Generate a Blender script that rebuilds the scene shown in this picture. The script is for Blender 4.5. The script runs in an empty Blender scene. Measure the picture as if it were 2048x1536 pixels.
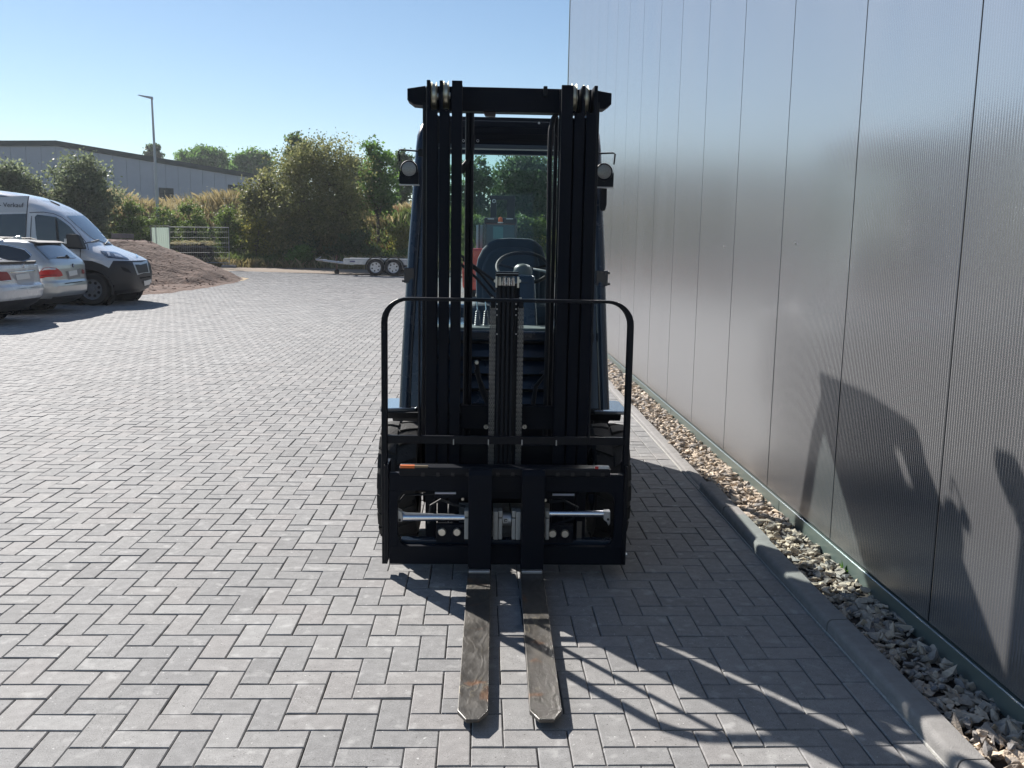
import bpy, bmesh, math, random
import numpy as np
from mathutils import Vector, Matrix
random.seed(7)
S = bpy.context.scene
COL = S.collection
# ------------------------------------------------------------------ camera
F, CX, CY, CAMH = 1830.0, 1024.0, 768.0, 1.493      # focal length in photo pixels, eye height
_vd = np.array([961 - CX, 492 - CY, F]); _vd /= np.linalg.norm(_vd)
_dn = np.array([815 - CX, F * F / 276., F]); _dn -= _vd * _dn.dot(_vd); _dn /= np.linalg.norm(_dn)
R = np.stack([np.cross(_dn, _vd), _vd, -_dn])        # world = R @ (right, down, forward)
cam = bpy.data.objects.new('camera', bpy.data.cameras.new('camera')); COL.objects.link(cam)
cam.matrix_world = Matrix(((R[0, 0], -R[0, 1], -R[0, 2], 0), (R[1, 0], -R[1, 1], -R[1, 2], 0),
                           (R[2, 0], -R[2, 1], -R[2, 2], CAMH), (0, 0, 0, 1)))
cam.data.sensor_width = 36; cam.data.lens = F / 2048 * 36; cam.data.clip_start = .05; cam.data.clip_end = 3000
S.camera = cam
# ------------------------------------------------------------------ light
SUNV = Vector((-1.05, 1.43, 1.25)).normalized()      # towards the sun
ELEV = math.asin(SUNV.z); AZ = math.atan2(SUNV.x, SUNV.y)
W = bpy.data.worlds.new('World'); S.world = W; W.use_nodes = True
nt = W.node_tree; nt.nodes.clear()
sky = nt.nodes.new('ShaderNodeTexSky'); sky.sky_type = 'NISHITA'; sky.sun_disc = False
sky.sun_elevation = ELEV; sky.sun_rotation = AZ; sky.air_density = 1.0; sky.dust_density = .05; sky.ozone_density = 2.2
bg = nt.nodes.new('ShaderNodeBackground'); bg.inputs[1].default_value = .062
wo = nt.nodes.new('ShaderNodeOutputWorld')
nt.links.new(sky.outputs[0], bg.inputs[0]); nt.links.new(bg.outputs[0], wo.inputs[0])
sl = bpy.data.lights.new('sun', 'SUN'); sl.energy = 5.0; sl.angle = math.radians(.55); sl.color = (1, .95, .89)
sun = bpy.data.objects.new('sun', sl); COL.objects.link(sun); sun.location = (-20, 30, 30)
sun.rotation_euler = SUNV.to_track_quat('Z', 'Y').to_euler()
S.view_settings.view_transform = 'Standard'; S.view_settings.look = 'None'
S.cycles.caustics_reflective = False; S.cycles.caustics_refractive = False
S.view_settings.exposure = 0.82; S.view_settings.gamma = 1; S.view_settings.use_curve_mapping = False

# ------------------------------------------------------------------ measuring helpers
def _ray(x, y): return R @ np.array([x - CX, y - CY, F])
def PY(x, y, Y):                                      # point of the vertical plane at depth Y
    r = _ray(x, y); return np.array([0, 0, CAMH]) + r * (Y / r[1])
def PX(x, y, X):
    r = _ray(x, y); return np.array([0, 0, CAMH]) + r * (X / r[0])
def z0(y):
    y = np.asarray(y, float)
    return .000775 * np.clip(y - 16, 0, 22) ** 2

# ------------------------------------------------------------------ materials
MATS = {}
def mat(name, col, rough=.6, metal=0., var=0., vscale=8., bump=0., bscale=60., coat=0., spec=.5, attr=None, rnd=None, col2=None, coords='obj'):
    """principled paint / stone / rubber with a little noise in colour and relief"""
    if name in MATS: return MATS[name]
    m = bpy.data.materials.new(name); m.use_nodes = True; n = m.node_tree.nodes; L = m.node_tree.links
    b = n['Principled BSDF']; b.inputs['Base Color'].default_value = (*col, 1)
    b.inputs['Roughness'].default_value = rough; b.inputs['Metallic'].default_value = metal
    b.inputs['Coat Weight'].default_value = coat; b.inputs['Coat Roughness'].default_value = .06
    b.inputs['Specular IOR Level'].default_value = spec
    geo = n.new('ShaderNodeNewGeometry'); pos = geo.outputs['Position']
    cur = None
    if attr or rnd:
        if attr: a = n.new('ShaderNodeAttribute'); a.attribute_name = attr; fac = a.outputs['Fac']
        else: a = n.new('ShaderNodeObjectInfo'); fac = a.outputs['Random']
        mx = n.new('ShaderNodeMix'); mx.data_type = 'RGBA'; L.new(fac, mx.inputs[0])
        mx.inputs[6].default_value = (*col, 1); mx.inputs[7].default_value = (*col2, 1); cur = mx.outputs[2]
    if var:
        t = n.new('ShaderNodeTexNoise'); t.inputs['Scale'].default_value = vscale; t.inputs['Detail'].default_value = 6
        t.inputs['Roughness'].default_value = .65; L.new(pos, t.inputs['Vector'])
        mr = n.new('ShaderNodeMapRange'); mr.inputs[1].default_value = .3; mr.inputs[2].default_value = .7
        mr.inputs[3].default_value = 1 - var; mr.inputs[4].default_value = 1 + var; L.new(t.outputs[0], mr.inputs[0])
        mm = n.new('ShaderNodeMix'); mm.data_type = 'RGBA'; mm.blend_type = 'MULTIPLY'; mm.inputs[0].default_value = 1
        if cur: L.new(cur, mm.inputs[6])
        else: mm.inputs[6].default_value = (*col, 1)
        cb = n.new('ShaderNodeCombineColor')
        for i in range(3): L.new(mr.outputs[0], cb.inputs[i])
        L.new(cb.outputs[0], mm.inputs[7]); cur = mm.outputs[2]
        rr = n.new('ShaderNodeMapRange'); rr.inputs[3].default_value = max(rough - .08, .03); rr.inputs[4].default_value = min(rough + .12, 1)
        L.new(t.outputs[0], rr.inputs[0]); L.new(rr.outputs[0], b.inputs['Roughness'])
    if cur: L.new(cur, b.inputs['Base Color'])
    if bump:
        t2 = n.new('ShaderNodeTexNoise'); t2.inputs['Scale'].default_value = bscale; t2.inputs['Detail'].default_value = 4
        L.new(pos, t2.inputs['Vector'])
        bp = n.new('ShaderNodeBump'); bp.inputs['Strength'].default_value = bump; bp.inputs['Distance'].default_value = .01
        L.new(t2.outputs[0], bp.inputs['Height']); L.new(bp.outputs[0], b.inputs['Normal'])
    MATS[name] = m; return m

def paver_mat(name, attr):
    m = bpy.data.materials.new(name); m.use_nodes = True; n = m.node_tree.nodes; L = m.node_tree.links
    b = n['Principled BSDF']; b.inputs['Roughness'].default_value = .82; b.inputs['Specular IOR Level'].default_value = .35
    geo = n.new('ShaderNodeNewGeometry'); pos = geo.outputs['Position']
    if attr: a = n.new('ShaderNodeAttribute'); a.attribute_name = 'tone'; fac = a.outputs['Fac']
    else: a = n.new('ShaderNodeObjectInfo'); fac = a.outputs['Random']
    cr = n.new('ShaderNodeValToRGB'); L.new(fac, cr.inputs[0]); e = cr.color_ramp.elements
    e[0].color = (.226, .224, .222, 1); e[1].color = (.318, .316, .310, 1)
    for p, c in ((.18, (.256, .254, .252, 1)), (.55, (.274, .271, .266, 1)), (.82, (.290, .279, .272, 1))):
        q = e.new(p); q.color = c
    def noise(sc, det=5):
        t = n.new('ShaderNodeTexNoise'); t.inputs['Scale'].default_value = sc; t.inputs['Detail'].default_value = det; L.new(pos, t.inputs['Vector']); return t.outputs[0]
    def mr(src, a0, a1, b0, b1):
        r = n.new('ShaderNodeMapRange'); L.new(src, r.inputs[0])
        for i, v in zip((1, 2, 3, 4), (a0, a1, b0, b1)): r.inputs[i].default_value = v
        return r.outputs[0]
    def mul(c, f):
        mm = n.new('ShaderNodeMix'); mm.data_type = 'RGBA'; mm.blend_type = 'MULTIPLY'; mm.inputs[0].default_value = 1
        L.new(c, mm.inputs[6]); cb = n.new('ShaderNodeCombineColor')
        for i in range(3): L.new(f, cb.inputs[i])
        L.new(cb.outputs[0], mm.inputs[7]); return mm.outputs[2]
    def mixc(c, f, col):
        mm = n.new('ShaderNodeMix'); mm.data_type = 'RGBA'; L.new(f, mm.inputs[0]); L.new(c, mm.inputs[6]); mm.inputs[7].default_value = (*col, 1); return mm.outputs[2]
    c = mul(cr.outputs[0], mr(noise(1.1, 3), .3, .7, .93, 1.07))
    c = mul(c, mr(noise(26), .3, .7, .88, 1.12))
    c = mul(c, mr(noise(330, 2), .35, .7, .80, 1.18))
    c = mixc(c, mr(noise(120, 2), .66, .73, 0, .8), (.06, .056, .05))       # pores
    c = mixc(c, mr(noise(14, 8), .58, .72, 0, .5), (.52, .515, .50))          # lime bloom
    c = mixc(c, mr(noise(75, 3), .69, .73, 0, .8), (.66, .66, .64))          # lime spots
    L.new(c, b.inputs['Base Color'])
    big = mr(noise(.35, 4), .42, .62, 0, .10); c = mixc(c, big, (.20, .195, .19))
    L.new(c, b.inputs['Base Color'])
    bp = n.new('ShaderNodeBump'); bp.inputs['Strength'].default_value = .35; bp.inputs['Distance'].default_value = .003
    L.new(noise(420, 3), bp.inputs['Height']); L.new(bp.outputs[0], b.inputs['Normal'])
    return m

def leaf_mat(name, cols, trans=.35):
    m = bpy.data.materials.new(name); m.use_nodes = True; n = m.node_tree.nodes; L = m.node_tree.links
    b = n['Principled BSDF']; b.inputs['Roughness'].default_value = .55; b.inputs['Specular IOR Level'].default_value = .3
    a = n.new('ShaderNodeAttribute'); a.attribute_name = 'tone'
    cr = n.new('ShaderNodeValToRGB'); L.new(a.outputs['Fac'], cr.inputs[0]); e = cr.color_ramp.elements
    cols = [tuple(min(.5, v * 1.18) for v in c) for c in cols]; e[0].color = (*cols[0], 1); e[1].color = (*cols[-1], 1)
    for i, c in enumerate(cols[1:-1]): q = e.new((i + 1) / (len(cols) - 1)); q.color = (*c, 1)
    L.new(cr.outputs[0], b.inputs['Base Color'])
    t = n.new('ShaderNodeBsdfTranslucent'); L.new(cr.outputs[0], t.inputs[0])
    ms = n.new('ShaderNodeMixShader'); ms.inputs[0].default_value = trans
    L.new(b.outputs[0], ms.inputs[1]); L.new(t.outputs[0], ms.inputs[2]); L.new(ms.outputs[0], n['Material Output'].inputs[0])
    return m

def glass_mat(name, tint, refl=.5, rough=.02):
    m = bpy.data.materials.new(name); m.use_nodes = True; n = m.node_tree.nodes; L = m.node_tree.links
    n.remove(n['Principled BSDF'])
    t = n.new('ShaderNodeBsdfTransparent'); t.inputs[0].default_value = (*tint, 1)
    g = n.new('ShaderNodeBsdfGlossy'); g.inputs['Roughness'].default_value = rough
    fr = n.new('ShaderNodeFresnel'); fr.inputs[0].default_value = 1.5
    ms = n.new('ShaderNodeMixShader'); L.new(fr.outputs[0], ms.inputs[0]); L.new(t.outputs[0], ms.inputs[1]); L.new(g.outputs[0], ms.inputs[2])
    L.new(ms.outputs[0], n['Material Output'].inputs[0]); MATS[name] = m; return m

mast_paint = mat('mast_paint', (.0015, .0040, .0105), .48, 0, .2, 5, .15, 300, spec=.16)
dark_paint = mat('dark_paint', (.001, .0032, .0085), .38, 0, .15, 6, spec=.25)
cab_paint = mat('cab_paint', (.010, .022, .042), .24, 0, .1, 4, coat=.5)
plastic = mat('black_plastic', (.010, .013, .018), .55, 0, .15, 10, .2, 400, spec=.3)
seat_mat = mat('seat_fabric', (.025, .045, .068), .75, 0, .15, 12, .2, 300)
rubber = mat('rubber', (.022, .021, .020), .8, 0, .3, 14, .3, 120)
chrome = mat('chrome', (.78, .79, .82), .12, 1)
zinc = mat('zinc', (.62, .61, .56), .32, 1, .15, 30)
steel = mat('galvanised_steel', (.45, .46, .47), .45, .85, .15, 9)
alu = mat('alloy_grey', (.42, .43, .42), .45, .3, .1, 20)
lens = mat('lamp_lens', (.33, .33, .31), .25, 0, .1, 200, .5, 400, coat=1)
red_plastic = mat('red_lens', (.50, .008, .008), .35)
clear_plastic = mat('clear_lens', (.55, .56, .58), .15, .3, coat=1)
white_print = mat('white_print', (.7, .7, .68), .5)
orange = mat('orange_print', (.75, .17, .03), .5)
red_print = mat('red_print', (.6, .05, .04), .5)
white_paint = mat('white_car_paint', (.70, .70, .71), .25, 0, .03, 3, coat=1)
silver_paint = mat('silver_car_paint', (.50, .51, .50), .3, .55, .04, 3, coat=1)
black_trim = mat('black_trim', (.016, .016, .018), .5, 0, .15, 9)
dark_glass = mat('dark_car_glass', (.010, .014, .018), .04, 0, coat=1, spec=.7)
shield_glass = mat('windscreen_glass', (.045, .06, .07), .04, 0, coat=1, spec=.9)
cab_glass = glass_mat('cab_glass', (.80, .91, .90))
red_paint = mat('red_truck_paint', (.65, .045, .018), .4, 0, .1, 4, coat=.8)
print_ink = mat('ink', (.05, .05, .06), .5)

# ------------------------------------------------------------------ mesh builder
class MB:
    def __init__(s): s.v = []; s.f = []; s.t = []
    def add(s, vs, fs, tone=None):
        o = len(s.v); s.v += [tuple(map(float, p)) for p in vs]; s.f += [tuple(i + o for i in f) for f in fs]
        if tone is not None: s.t += [tone] * len(fs)
        return s
    def box(s, x0, x1, y0, y1, zz0, zz1, tone=None):
        return s.add([(x0, y0, zz0), (x1, y0, zz0), (x1, y1, zz0), (x0, y1, zz0), (x0, y0, zz1), (x1, y0, zz1), (x1, y1, zz1), (x0, y1, zz1)],
                     [(0, 3, 2, 1), (4, 5, 6, 7), (0, 1, 5, 4), (1, 2, 6, 5), (2, 3, 7, 6), (3, 0, 4, 7)], tone)
    def hexa(s, p):                                   # 8 free corners, bottom 4 then top 4
        return s.add(p, [(0, 3, 2, 1), (4, 5, 6, 7), (0, 1, 5, 4), (1, 2, 6, 5), (2, 3, 7, 6), (3, 0, 4, 7)])
    def prism(s, poly, axis, a, b):                   # polygon in the two other axes, extruded a..b along axis
        n = len(poly); mk = {'x': lambda p, t: (t, p[0], p[1]), 'y': lambda p, t: (p[0], t, p[1]), 'z': lambda p, t: (p[0], p[1], t)}[axis]
        vs = [mk(p, a) for p in poly] + [mk(p, b) for p in poly]
        return s.add(vs, [tuple(range(n)), tuple(range(2 * n - 1, n - 1, -1))] + [(i, i + n, (i + 1) % n + n, (i + 1) % n) for i in range(n)])
    def tube(s, path, r, n=10, cap=True, flat=None):
        P = [Vector(p) for p in path]; rs = r if hasattr(r, '__len__') else [r] * len(P); rings = []
        up = Vector((0, 0, 1))
        for i, p in enumerate(P):
            d = (P[min(i + 1, len(P) - 1)] - P[max(i - 1, 0)]).normalized()
            if abs(d.dot(up)) > .95: up = Vector((0, 1, 0)) if abs(d.y) < .9 else Vector((1, 0, 0))
            a = d.cross(up).normalized(); b = a.cross(d).normalized(); up = b
            k = flat or 1
            rings.append([p + (a * math.cos(2 * math.pi * j / n) + b * math.sin(2 * math.pi * j / n) * k) * rs[i] for j in range(n)])
        vs = [q for ring in rings for q in ring]; fs = []
        for i in range(len(P) - 1):
            for j in range(n):
                fs.append((i * n + j, i * n + (j + 1) % n, (i + 1) * n + (j + 1) % n, (i + 1) * n + j))
        if cap: fs += [tuple(range(n - 1, -1, -1)), tuple(range((len(P) - 1) * n, len(P) * n))]
        return s.add(vs, fs)
    def cyl(s, p0, p1, r, n=16): return s.tube([p0, p1], r, n)
    def lathe(s, prof, c, axis='x', n=28, a0=0, a1=2 * math.pi):   # profile (offset along axis, radius)
        full = abs(a1 - a0 - 2 * math.pi) < 1e-6; m = n if full else n + 1; vs = []; k = len(prof)
        for j in range(m):
            t = a0 + (a1 - a0) * j / n; co, si = math.cos(t), math.sin(t)
            for (o, r) in prof:
                vs.append({'x': (c[0] + o, c[1] + r * co, c[2] + r * si), 'y': (c[0] + r * co, c[1] + o, c[2] + r * si), 'z': (c[0] + r * co, c[1] + r * si, c[2] + o)}[axis])
        fs = []
        for j in range(n):
            for i in range(k - 1):
                fs.append((j * k + i, ((j + 1) % m) * k + i, ((j + 1) % m) * k + i + 1, j * k + i + 1))
        return s.add(vs, fs)
    def build(s, name, m, parent=None, smooth=False, bevel=0, seg=2, origin=None, kind=None, label=None):
        me = bpy.data.meshes.new(name)
        o3 = origin if origin is not None else (root_loc(parent) if parent else (0, 0, 0))
        me.from_pydata([(x - o3[0], y - o3[1], z - o3[2]) for x, y, z in s.v], [], s.f); me.update()
        if s.t:
            at = me.attributes.new('tone', 'FLOAT', 'FACE'); at.data.foreach_set('value', s.t)
        bm = bmesh.new(); bm.from_mesh(me); bmesh.ops.recalc_face_normals(bm, faces=bm.faces); bm.to_mesh(me); bm.free()
        me.materials.append(m)
        if smooth: me.polygons.foreach_set('use_smooth', [True] * len(me.polygons))
        ob = bpy.data.objects.new(name, me); COL.objects.link(ob)
        if parent: ob.parent = parent
        elif origin is not None: ob.location = origin
        if smooth == 'auto' or (smooth and not bevel): me.set_sharp_from_angle(angle=math.radians(40))
        if bevel:
            b = ob.modifiers.new('bevel', 'BEVEL'); b.width = bevel; b.segments = seg; b.limit_method = 'ANGLE'; b.angle_limit = math.radians(35)
        if kind: ob['kind'] = kind
        if label: ob['label'] = label
        return ob
def root_loc(o):
    while o.parent: o = o.parent
    return tuple(o.location)
def tag(o, label, cat, group=None):
    o['label'] = label; o['category'] = cat
    if group: o['group'] = group
    return o
def thing(name, label, cat, loc, group=None):
    o = bpy.data.objects.new(name, None); COL.objects.link(o); o.location = loc; o.empty_display_size = .3
    return tag(o, label, cat, group)
def np_mesh(name, V, Fq, m, parent=None, tone=None, kind=None, origin=(0, 0, 0), smooth=False):
    V = np.asarray(V, np.float32) - np.array(root_loc(parent) if parent else origin, np.float32); Fq = np.asarray(Fq, np.int32); k = Fq.shape[1]
    me = bpy.data.meshes.new(name); me.vertices.add(len(V)); me.vertices.foreach_set('co', V.ravel())
    me.loops.add(Fq.size); me.loops.foreach_set('vertex_index', Fq.ravel())
    me.polygons.add(len(Fq)); me.polygons.foreach_set('loop_start', np.arange(0, Fq.size, k, dtype=np.int32))
    me.update(calc_edges=True); me.validate()
    if tone is not None:
        at = me.attributes.new('tone', 'FLOAT', 'FACE'); at.data.foreach_set('value', np.asarray(tone, np.float32))
    me.materials.append(m)
    me.polygons.foreach_set('use_smooth', [bool(smooth)] * len(me.polygons))
    o = bpy.data.objects.new(name, me); COL.objects.link(o)
    if parent: o.parent = parent
    else: o.location = origin
    if kind: o['kind'] = kind
    return o
rng = np.random.default_rng(11)
def vnoise(x, y, sc, seed=0):                         # smooth value noise
    r = np.random.default_rng(seed).random((64, 64)); x = np.asarray(x) / sc; y = np.asarray(y) / sc
    xi = np.floor(x).astype(int); yi = np.floor(y).astype(int); fx = x - xi; fy = y - yi; fx = fx * fx * (3 - 2 * fx); fy = fy * fy * (3 - 2 * fy)
    g = lambda a, b: r[a % 64, b % 64]
    return (g(xi, yi) * (1 - fx) + g(xi + 1, yi) * fx) * (1 - fy) + (g(xi, yi + 1) * (1 - fx) + g(xi + 1, yi + 1) * fx) * fy

# ================================================================== GROUND AND PAVING
def y_edge(x): return 37.5 - .24 * (np.asarray(x, float) + 11.8) + .5 * (vnoise(x, 0, 2.3, 5) - .5)
def terr(x, y):
    x = np.asarray(x, float); y = np.asarray(y, float)
    z = z0(y) + .04 * np.clip((y - 38) / 3, 0, 1)
    yb = 42.6 + 1.2 * (vnoise(x, x * 0, 6, 3) - .5) - .02 * x
    t = np.clip((y - yb) / 6.5, 0, 1); t = t * t * (3 - 2 * t)
    z = z + 2.35 * t + .35 * (vnoise(x, y, 3.5, 4) - .5) * np.clip((y - 41) / 3, 0, 1)
    return z
soil = mat('soil', (.20, .145, .105), .95, 0, .35, 1.3, .8, 9)
xs = np.concatenate([np.linspace(-700, -70, 10), np.linspace(-60, 60, 121), np.linspace(70, 700, 10)])
ys = np.concatenate([np.linspace(-300, -12, 8), np.linspace(-8, 34, 22), np.linspace(35, 62, 55), np.linspace(66, 120, 14), np.linspace(150, 1100, 10)])
X, Y = np.meshgrid(xs, ys); Z = terr(X, Y) - .11 * (Y < y_edge(X) + .4) - .02
n0, n1 = X.shape; idx = np.arange(n0 * n1).reshape(n0, n1)
Q = np.stack([idx[:-1, :-1], idx[:-1, 1:], idx[1:, 1:], idx[1:, :-1]], -1).reshape(-1, 4)
gm = bpy.data.materials.new('bare_ground_and_grass'); gm.use_nodes = True
n = gm.node_tree.nodes; L = gm.node_tree.links; b = n['Principled BSDF']; b.inputs['Roughness'].default_value = .95
geo = n.new('ShaderNodeNewGeometry'); t = n.new('ShaderNodeTexNoise'); t.inputs['Scale'].default_value = .9; t.inputs['Detail'].default_value = 8; L.new(geo.outputs['Position'], t.inputs['Vector'])
cr = n.new('ShaderNodeValToRGB'); L.new(t.outputs[0], cr.inputs[0]); e = cr.color_ramp.elements
e[0].position = .3; e[0].color = (.05, .055, .022, 1); e[1].position = .72; e[1].color = (.20, .165, .09, 1); q = e.new(.5); q.color = (.11, .10, .05, 1)
sp = n.new('ShaderNodeSeparateXYZ'); L.new(geo.outputs['Position'], sp.inputs[0])
mr = n.new('ShaderNodeMapRange'); L.new(sp.outputs[2], mr.inputs[0]); mr.inputs[1].default_value = .44; mr.inputs[2].default_value = .8
mx = n.new('ShaderNodeMix'); mx.data_type = 'RGBA'; L.new(mr.outputs[0], mx.inputs[0]); mx.inputs[6].default_value = (.215, .165, .12, 1); L.new(cr.outputs[0], mx.inputs[7])
L.new(mx.outputs[2], b.inputs['Base Color'])
np_mesh('ground', np.stack([X, Y, Z], -1).reshape(-1, 3), Q, gm, kind='structure', smooth=True)

PP = .0995; AX, AY = -.011, 2.4637
PM_A, PM_B = paver_mat('paver_concrete', False), paver_mat('paver_concrete_field', True)
bed = mat('joint_sand', (.016, .014, .014), .95, 0, .4, 30, spec=.1)
paving = bpy.data.objects.new('paving', None)
# the sand bed under the stones, one sheet that follows the slope
ys = np.concatenate([[-25, -5, 0, 2, 8, 16], np.linspace(17, 36, 30)]); 
V = []; 
for y in ys: V += [(-60, y, z0(y) - .012), (1.385 if y < 19.4 else 30, y, z0(y) - .012)]
V += [(-60, 37.6 + 10, z0(38) - .012), (30, 37.6 + 10, z0(38) - .012)]
me = MB(); 
for i in range(len(ys) - 1): me.add([V[2*i], V[2*i+1], V[2*i+3], V[2*i+2]], [(0, 1, 2, 3)])
xx = np.linspace(-60, 30, 60)
for a, c in zip(xx[:-1], xx[1:]):
    me.add([(a, 36, z0(36) - .012), (c, 36, z0(36) - .012), (c, max(36.01, float(y_edge(c))), z0(37) - .012), (a, max(36.01, float(y_edge(a))), z0(37) - .012)], [(0, 1, 2, 3)])
paving = me.build('paving', bed, kind='structure')
# herringbone cells
jmax = int((40 - AY) / .1); jmin = int((1.4 - AY) / .1)
I, J = np.meshgrid(np.arange(-270, 160), np.arange(jmin, jmax))
res = (I - J) % 4
hor = np.stack([I[res == 0], J[res == 0]], -1); ver = np.stack([I[res == 3], J[res == 3]], -1)   # vertical stone: cell res 3 and the row above
rect = np.concatenate([np.stack([AX + hor[:, 0] * PP, AX + (hor[:, 0] + 2) * PP, AY + hor[:, 1] * .1, AY + (hor[:, 1] + 1) * .1], -1),
                       np.stack([AX + ver[:, 0] * PP, AX + (ver[:, 0] + 1) * PP, AY + ver[:, 1] * .1, AY + (ver[:, 1] + 2) * .1], -1)])
xm = (rect[:, 0] + rect[:, 1]) / 2; ym = (rect[:, 2] + rect[:, 3]) / 2
xlim = np.where(ym < 19.4, 1.283, 8.0)
keep = (xm > -.64 * ym - 1.3) & (rect[:, 0] < xlim - .012) & (ym < y_edge(xm))
rect = rect[keep]; rect[:, 1] = np.minimum(rect[:, 1], np.where(rect[:, 2] < 19.4, 1.283, 8.0))
bor = np.array([[1.285, 1.386, 2.78 + .2 * k, 2.98 + .2 * k] for k in range(-7, 83)])
rect = np.concatenate([rect, bor])
rect += rng.normal(0, .0006, rect.shape)
zc = z0((rect[:, 2] + rect[:, 3]) / 2); dz = rng.normal(0, .0009, (len(rect), 1)) + rng.normal(0, .0006, (len(rect), 4))
tone = rng.random(len(rect))
# frustum test for the 300 stones that show largest
def proj(P):
    c = (np.asarray(P) - np.array([0, 0, CAMH])) @ R
    return CX + F * c[:, 0] / c[:, 2], CY + F * c[:, 1] / c[:, 2]
ctr = np.stack([(rect[:, 0] + rect[:, 1]) / 2, (rect[:, 2] + rect[:, 3]) / 2, zc], -1)
u, v = proj(ctr); seen = (u > -25) & (u < 2075) & (v < 1575) & (v > 0)
order = np.argsort(np.where(seen, ctr[:, 1] + .05 * np.abs(ctr[:, 0]), 999)); near = np.zeros(len(rect), bool); near[order[:300]] = True
def stones(rc, zc, dz):
    g, bv, h = .0019, .0034, .0030
    a, b_, c, d = rc[:, 0] + g, rc[:, 1] - g, rc[:, 2] + g, rc[:, 3] - g
    o = np.stack([np.stack([a, c], -1), np.stack([b_, c], -1), np.stack([b_, d], -1), np.stack([a, d], -1)], 1)
    i_ = np.stack([np.stack([a + bv, c + bv], -1), np.stack([b_ - bv, c + bv], -1), np.stack([b_ - bv, d - bv], -1), np.stack([a + bv, d - bv], -1)], 1)
    zt = zc[:, None] + dz
    low = np.concatenate([o, (zt - .03)[..., None]], -1); mid = np.concatenate([o, (zt - h)[..., None]], -1); top = np.concatenate([i_, zt[..., None]], -1)
    return np.concatenate([low, mid, top], 1)          # n,12,3
FQ = [(8, 9, 10, 11)] + [(4 + k, 4 + (k + 1) % 4, 8 + (k + 1) % 4, 8 + k) for k in range(4)] + [(k, (k + 1) % 4, 4 + (k + 1) % 4, 4 + k) for k in range(4)]
far = ~near; SV = stones(rect[far], zc[far], dz[far]); nq = len(SV)
Q = (np.arange(nq)[:, None, None] * 12 + np.array(FQ)[None]).reshape(-1, 4)
np_mesh('pavers', SV.reshape(-1, 3), Q, PM_B, paving, np.repeat(tone[far], 9), kind='stuff')
cache = {}
for k in order[:300]:
    r = rect[k]; w, d = r[1] - r[0], r[3] - r[2]; key = (round(w, 2), round(d, 2))
    if key not in cache:
        me = bpy.data.meshes.new('paver'); q = stones(np.array([[-key[0] / 2, key[0] / 2, -key[1] / 2, key[1] / 2]]), np.zeros(1), np.zeros((1, 4)))[0]
        me.from_pydata([tuple(p) for p in q], [], FQ); me.materials.append(PM_A); cache[key] = me
    o = bpy.data.objects.new('paver', cache[key]); COL.objects.link(o); o.parent = paving
    o.location = ((r[0] + r[1]) / 2, (r[2] + r[3]) / 2, float(dz[k].mean())); o.rotation_euler = (random.gauss(0, .006), random.gauss(0, .006), random.gauss(0, .0015))

# ------------------------------------------------------------------ kerb
conc = mat('kerb_concrete', (.27, .26, .25), .9, 0, .16, 18, .5, 260)
mortar = mat('pale_mortar', (.50, .49, .46), .95, 0, .25, 60, .5, 200)
kerb = MB().box(1.3865, 1.3925, 0, 20, -.05, .003).build('kerb', mortar, kind='structure')
def kerb_stone(y0, y1, raised):
    if raised: pr = [(1.393, -.1), (1.393, .028), (1.3955, .040), (1.402, .049), (1.412, .053), (1.474, .055), (1.478, .050), (1.478, -.1)]
    else: pr = [(1.393, -.1), (1.393, .004), (1.402, .006), (1.410, .004), (1.418, .014), (1.426, .016), (1.474, .017), (1.478, .013), (1.478, -.1)]
    m = MB(); vs = []; n_ = len(pr)
    m.add([(p[0], y0 + .0025, p[1]) for p in pr] + [(p[0], y1 - .0025, p[1]) for p in pr], [tuple(range(n_)), tuple(range(2 * n_ - 1, n_ - 1, -1))] + [(i, i + n_, i + 1 + n_, i + 1) for i in range(n_ - 1)])
    o = m.build('kerb_stone', conc, kerb, smooth=True); o.rotation_euler = (0, 0, random.gauss(0, .0004)); return o
for a, c in ((-.6, .4), (.4, 1.4), (1.4, 2.4), (2.4, 3.4), (3.4, 4.4), (4.4, 5.0), (5.0, 5.55)): kerb_stone(a, c, True)
for k in range(14): kerb_stone(5.55 + k, 6.55 + k, False)

# ------------------------------------------------------------------ gravel strip
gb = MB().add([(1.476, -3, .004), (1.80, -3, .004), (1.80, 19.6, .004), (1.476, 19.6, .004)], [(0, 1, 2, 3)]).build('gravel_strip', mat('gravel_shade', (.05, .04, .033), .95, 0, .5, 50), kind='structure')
GM_A = mat('gravel_stone', (.22, .21, .205), .8, 0, .25, 40, .4, 150, rnd=True, col2=(.70, .57, .43))
GM_B = mat('gravel_stones', (.22, .21, .205), .8, 0, .25, 40, .4, 150, attr='tone', col2=(.70, .57, .43))
bm = bmesh.new(); bmesh.ops.create_icosphere(bm, subdivisions=1, radius=1); icoV = np.array([v.co[:] for v in bm.verts]); icoF = np.array([[v.index for v in f.verts] for f in bm.faces]); bm.free()
def rock(r_):
    V = icoV * (1 + r_.normal(0, .22, (len(icoV), 1)))
    for _ in range(4):                                 # chip flat faces
        nn = r_.normal(size=3); nn /= np.linalg.norm(nn); d = V @ nn; V = V - np.clip(d - .45, 0, 9)[:, None] * nn
    return V * np.array([1.45, .95, .62]) * r_.uniform(.8, 1.2, 3)
rocks = [rock(rng) for _ in range(10)]
NS = 7600; gx = rng.uniform(1.487, 1.722, NS); gy = 1.6 + 18 * rng.random(NS) ** 1.0; gz = .008 + rng.random(NS) * .026
gs = rng.uniform(.010, .023, NS) * (1 + .5 * (rng.random(NS) > .85)); gs = np.where(gy > 9, gs * 1.25, gs)
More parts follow.
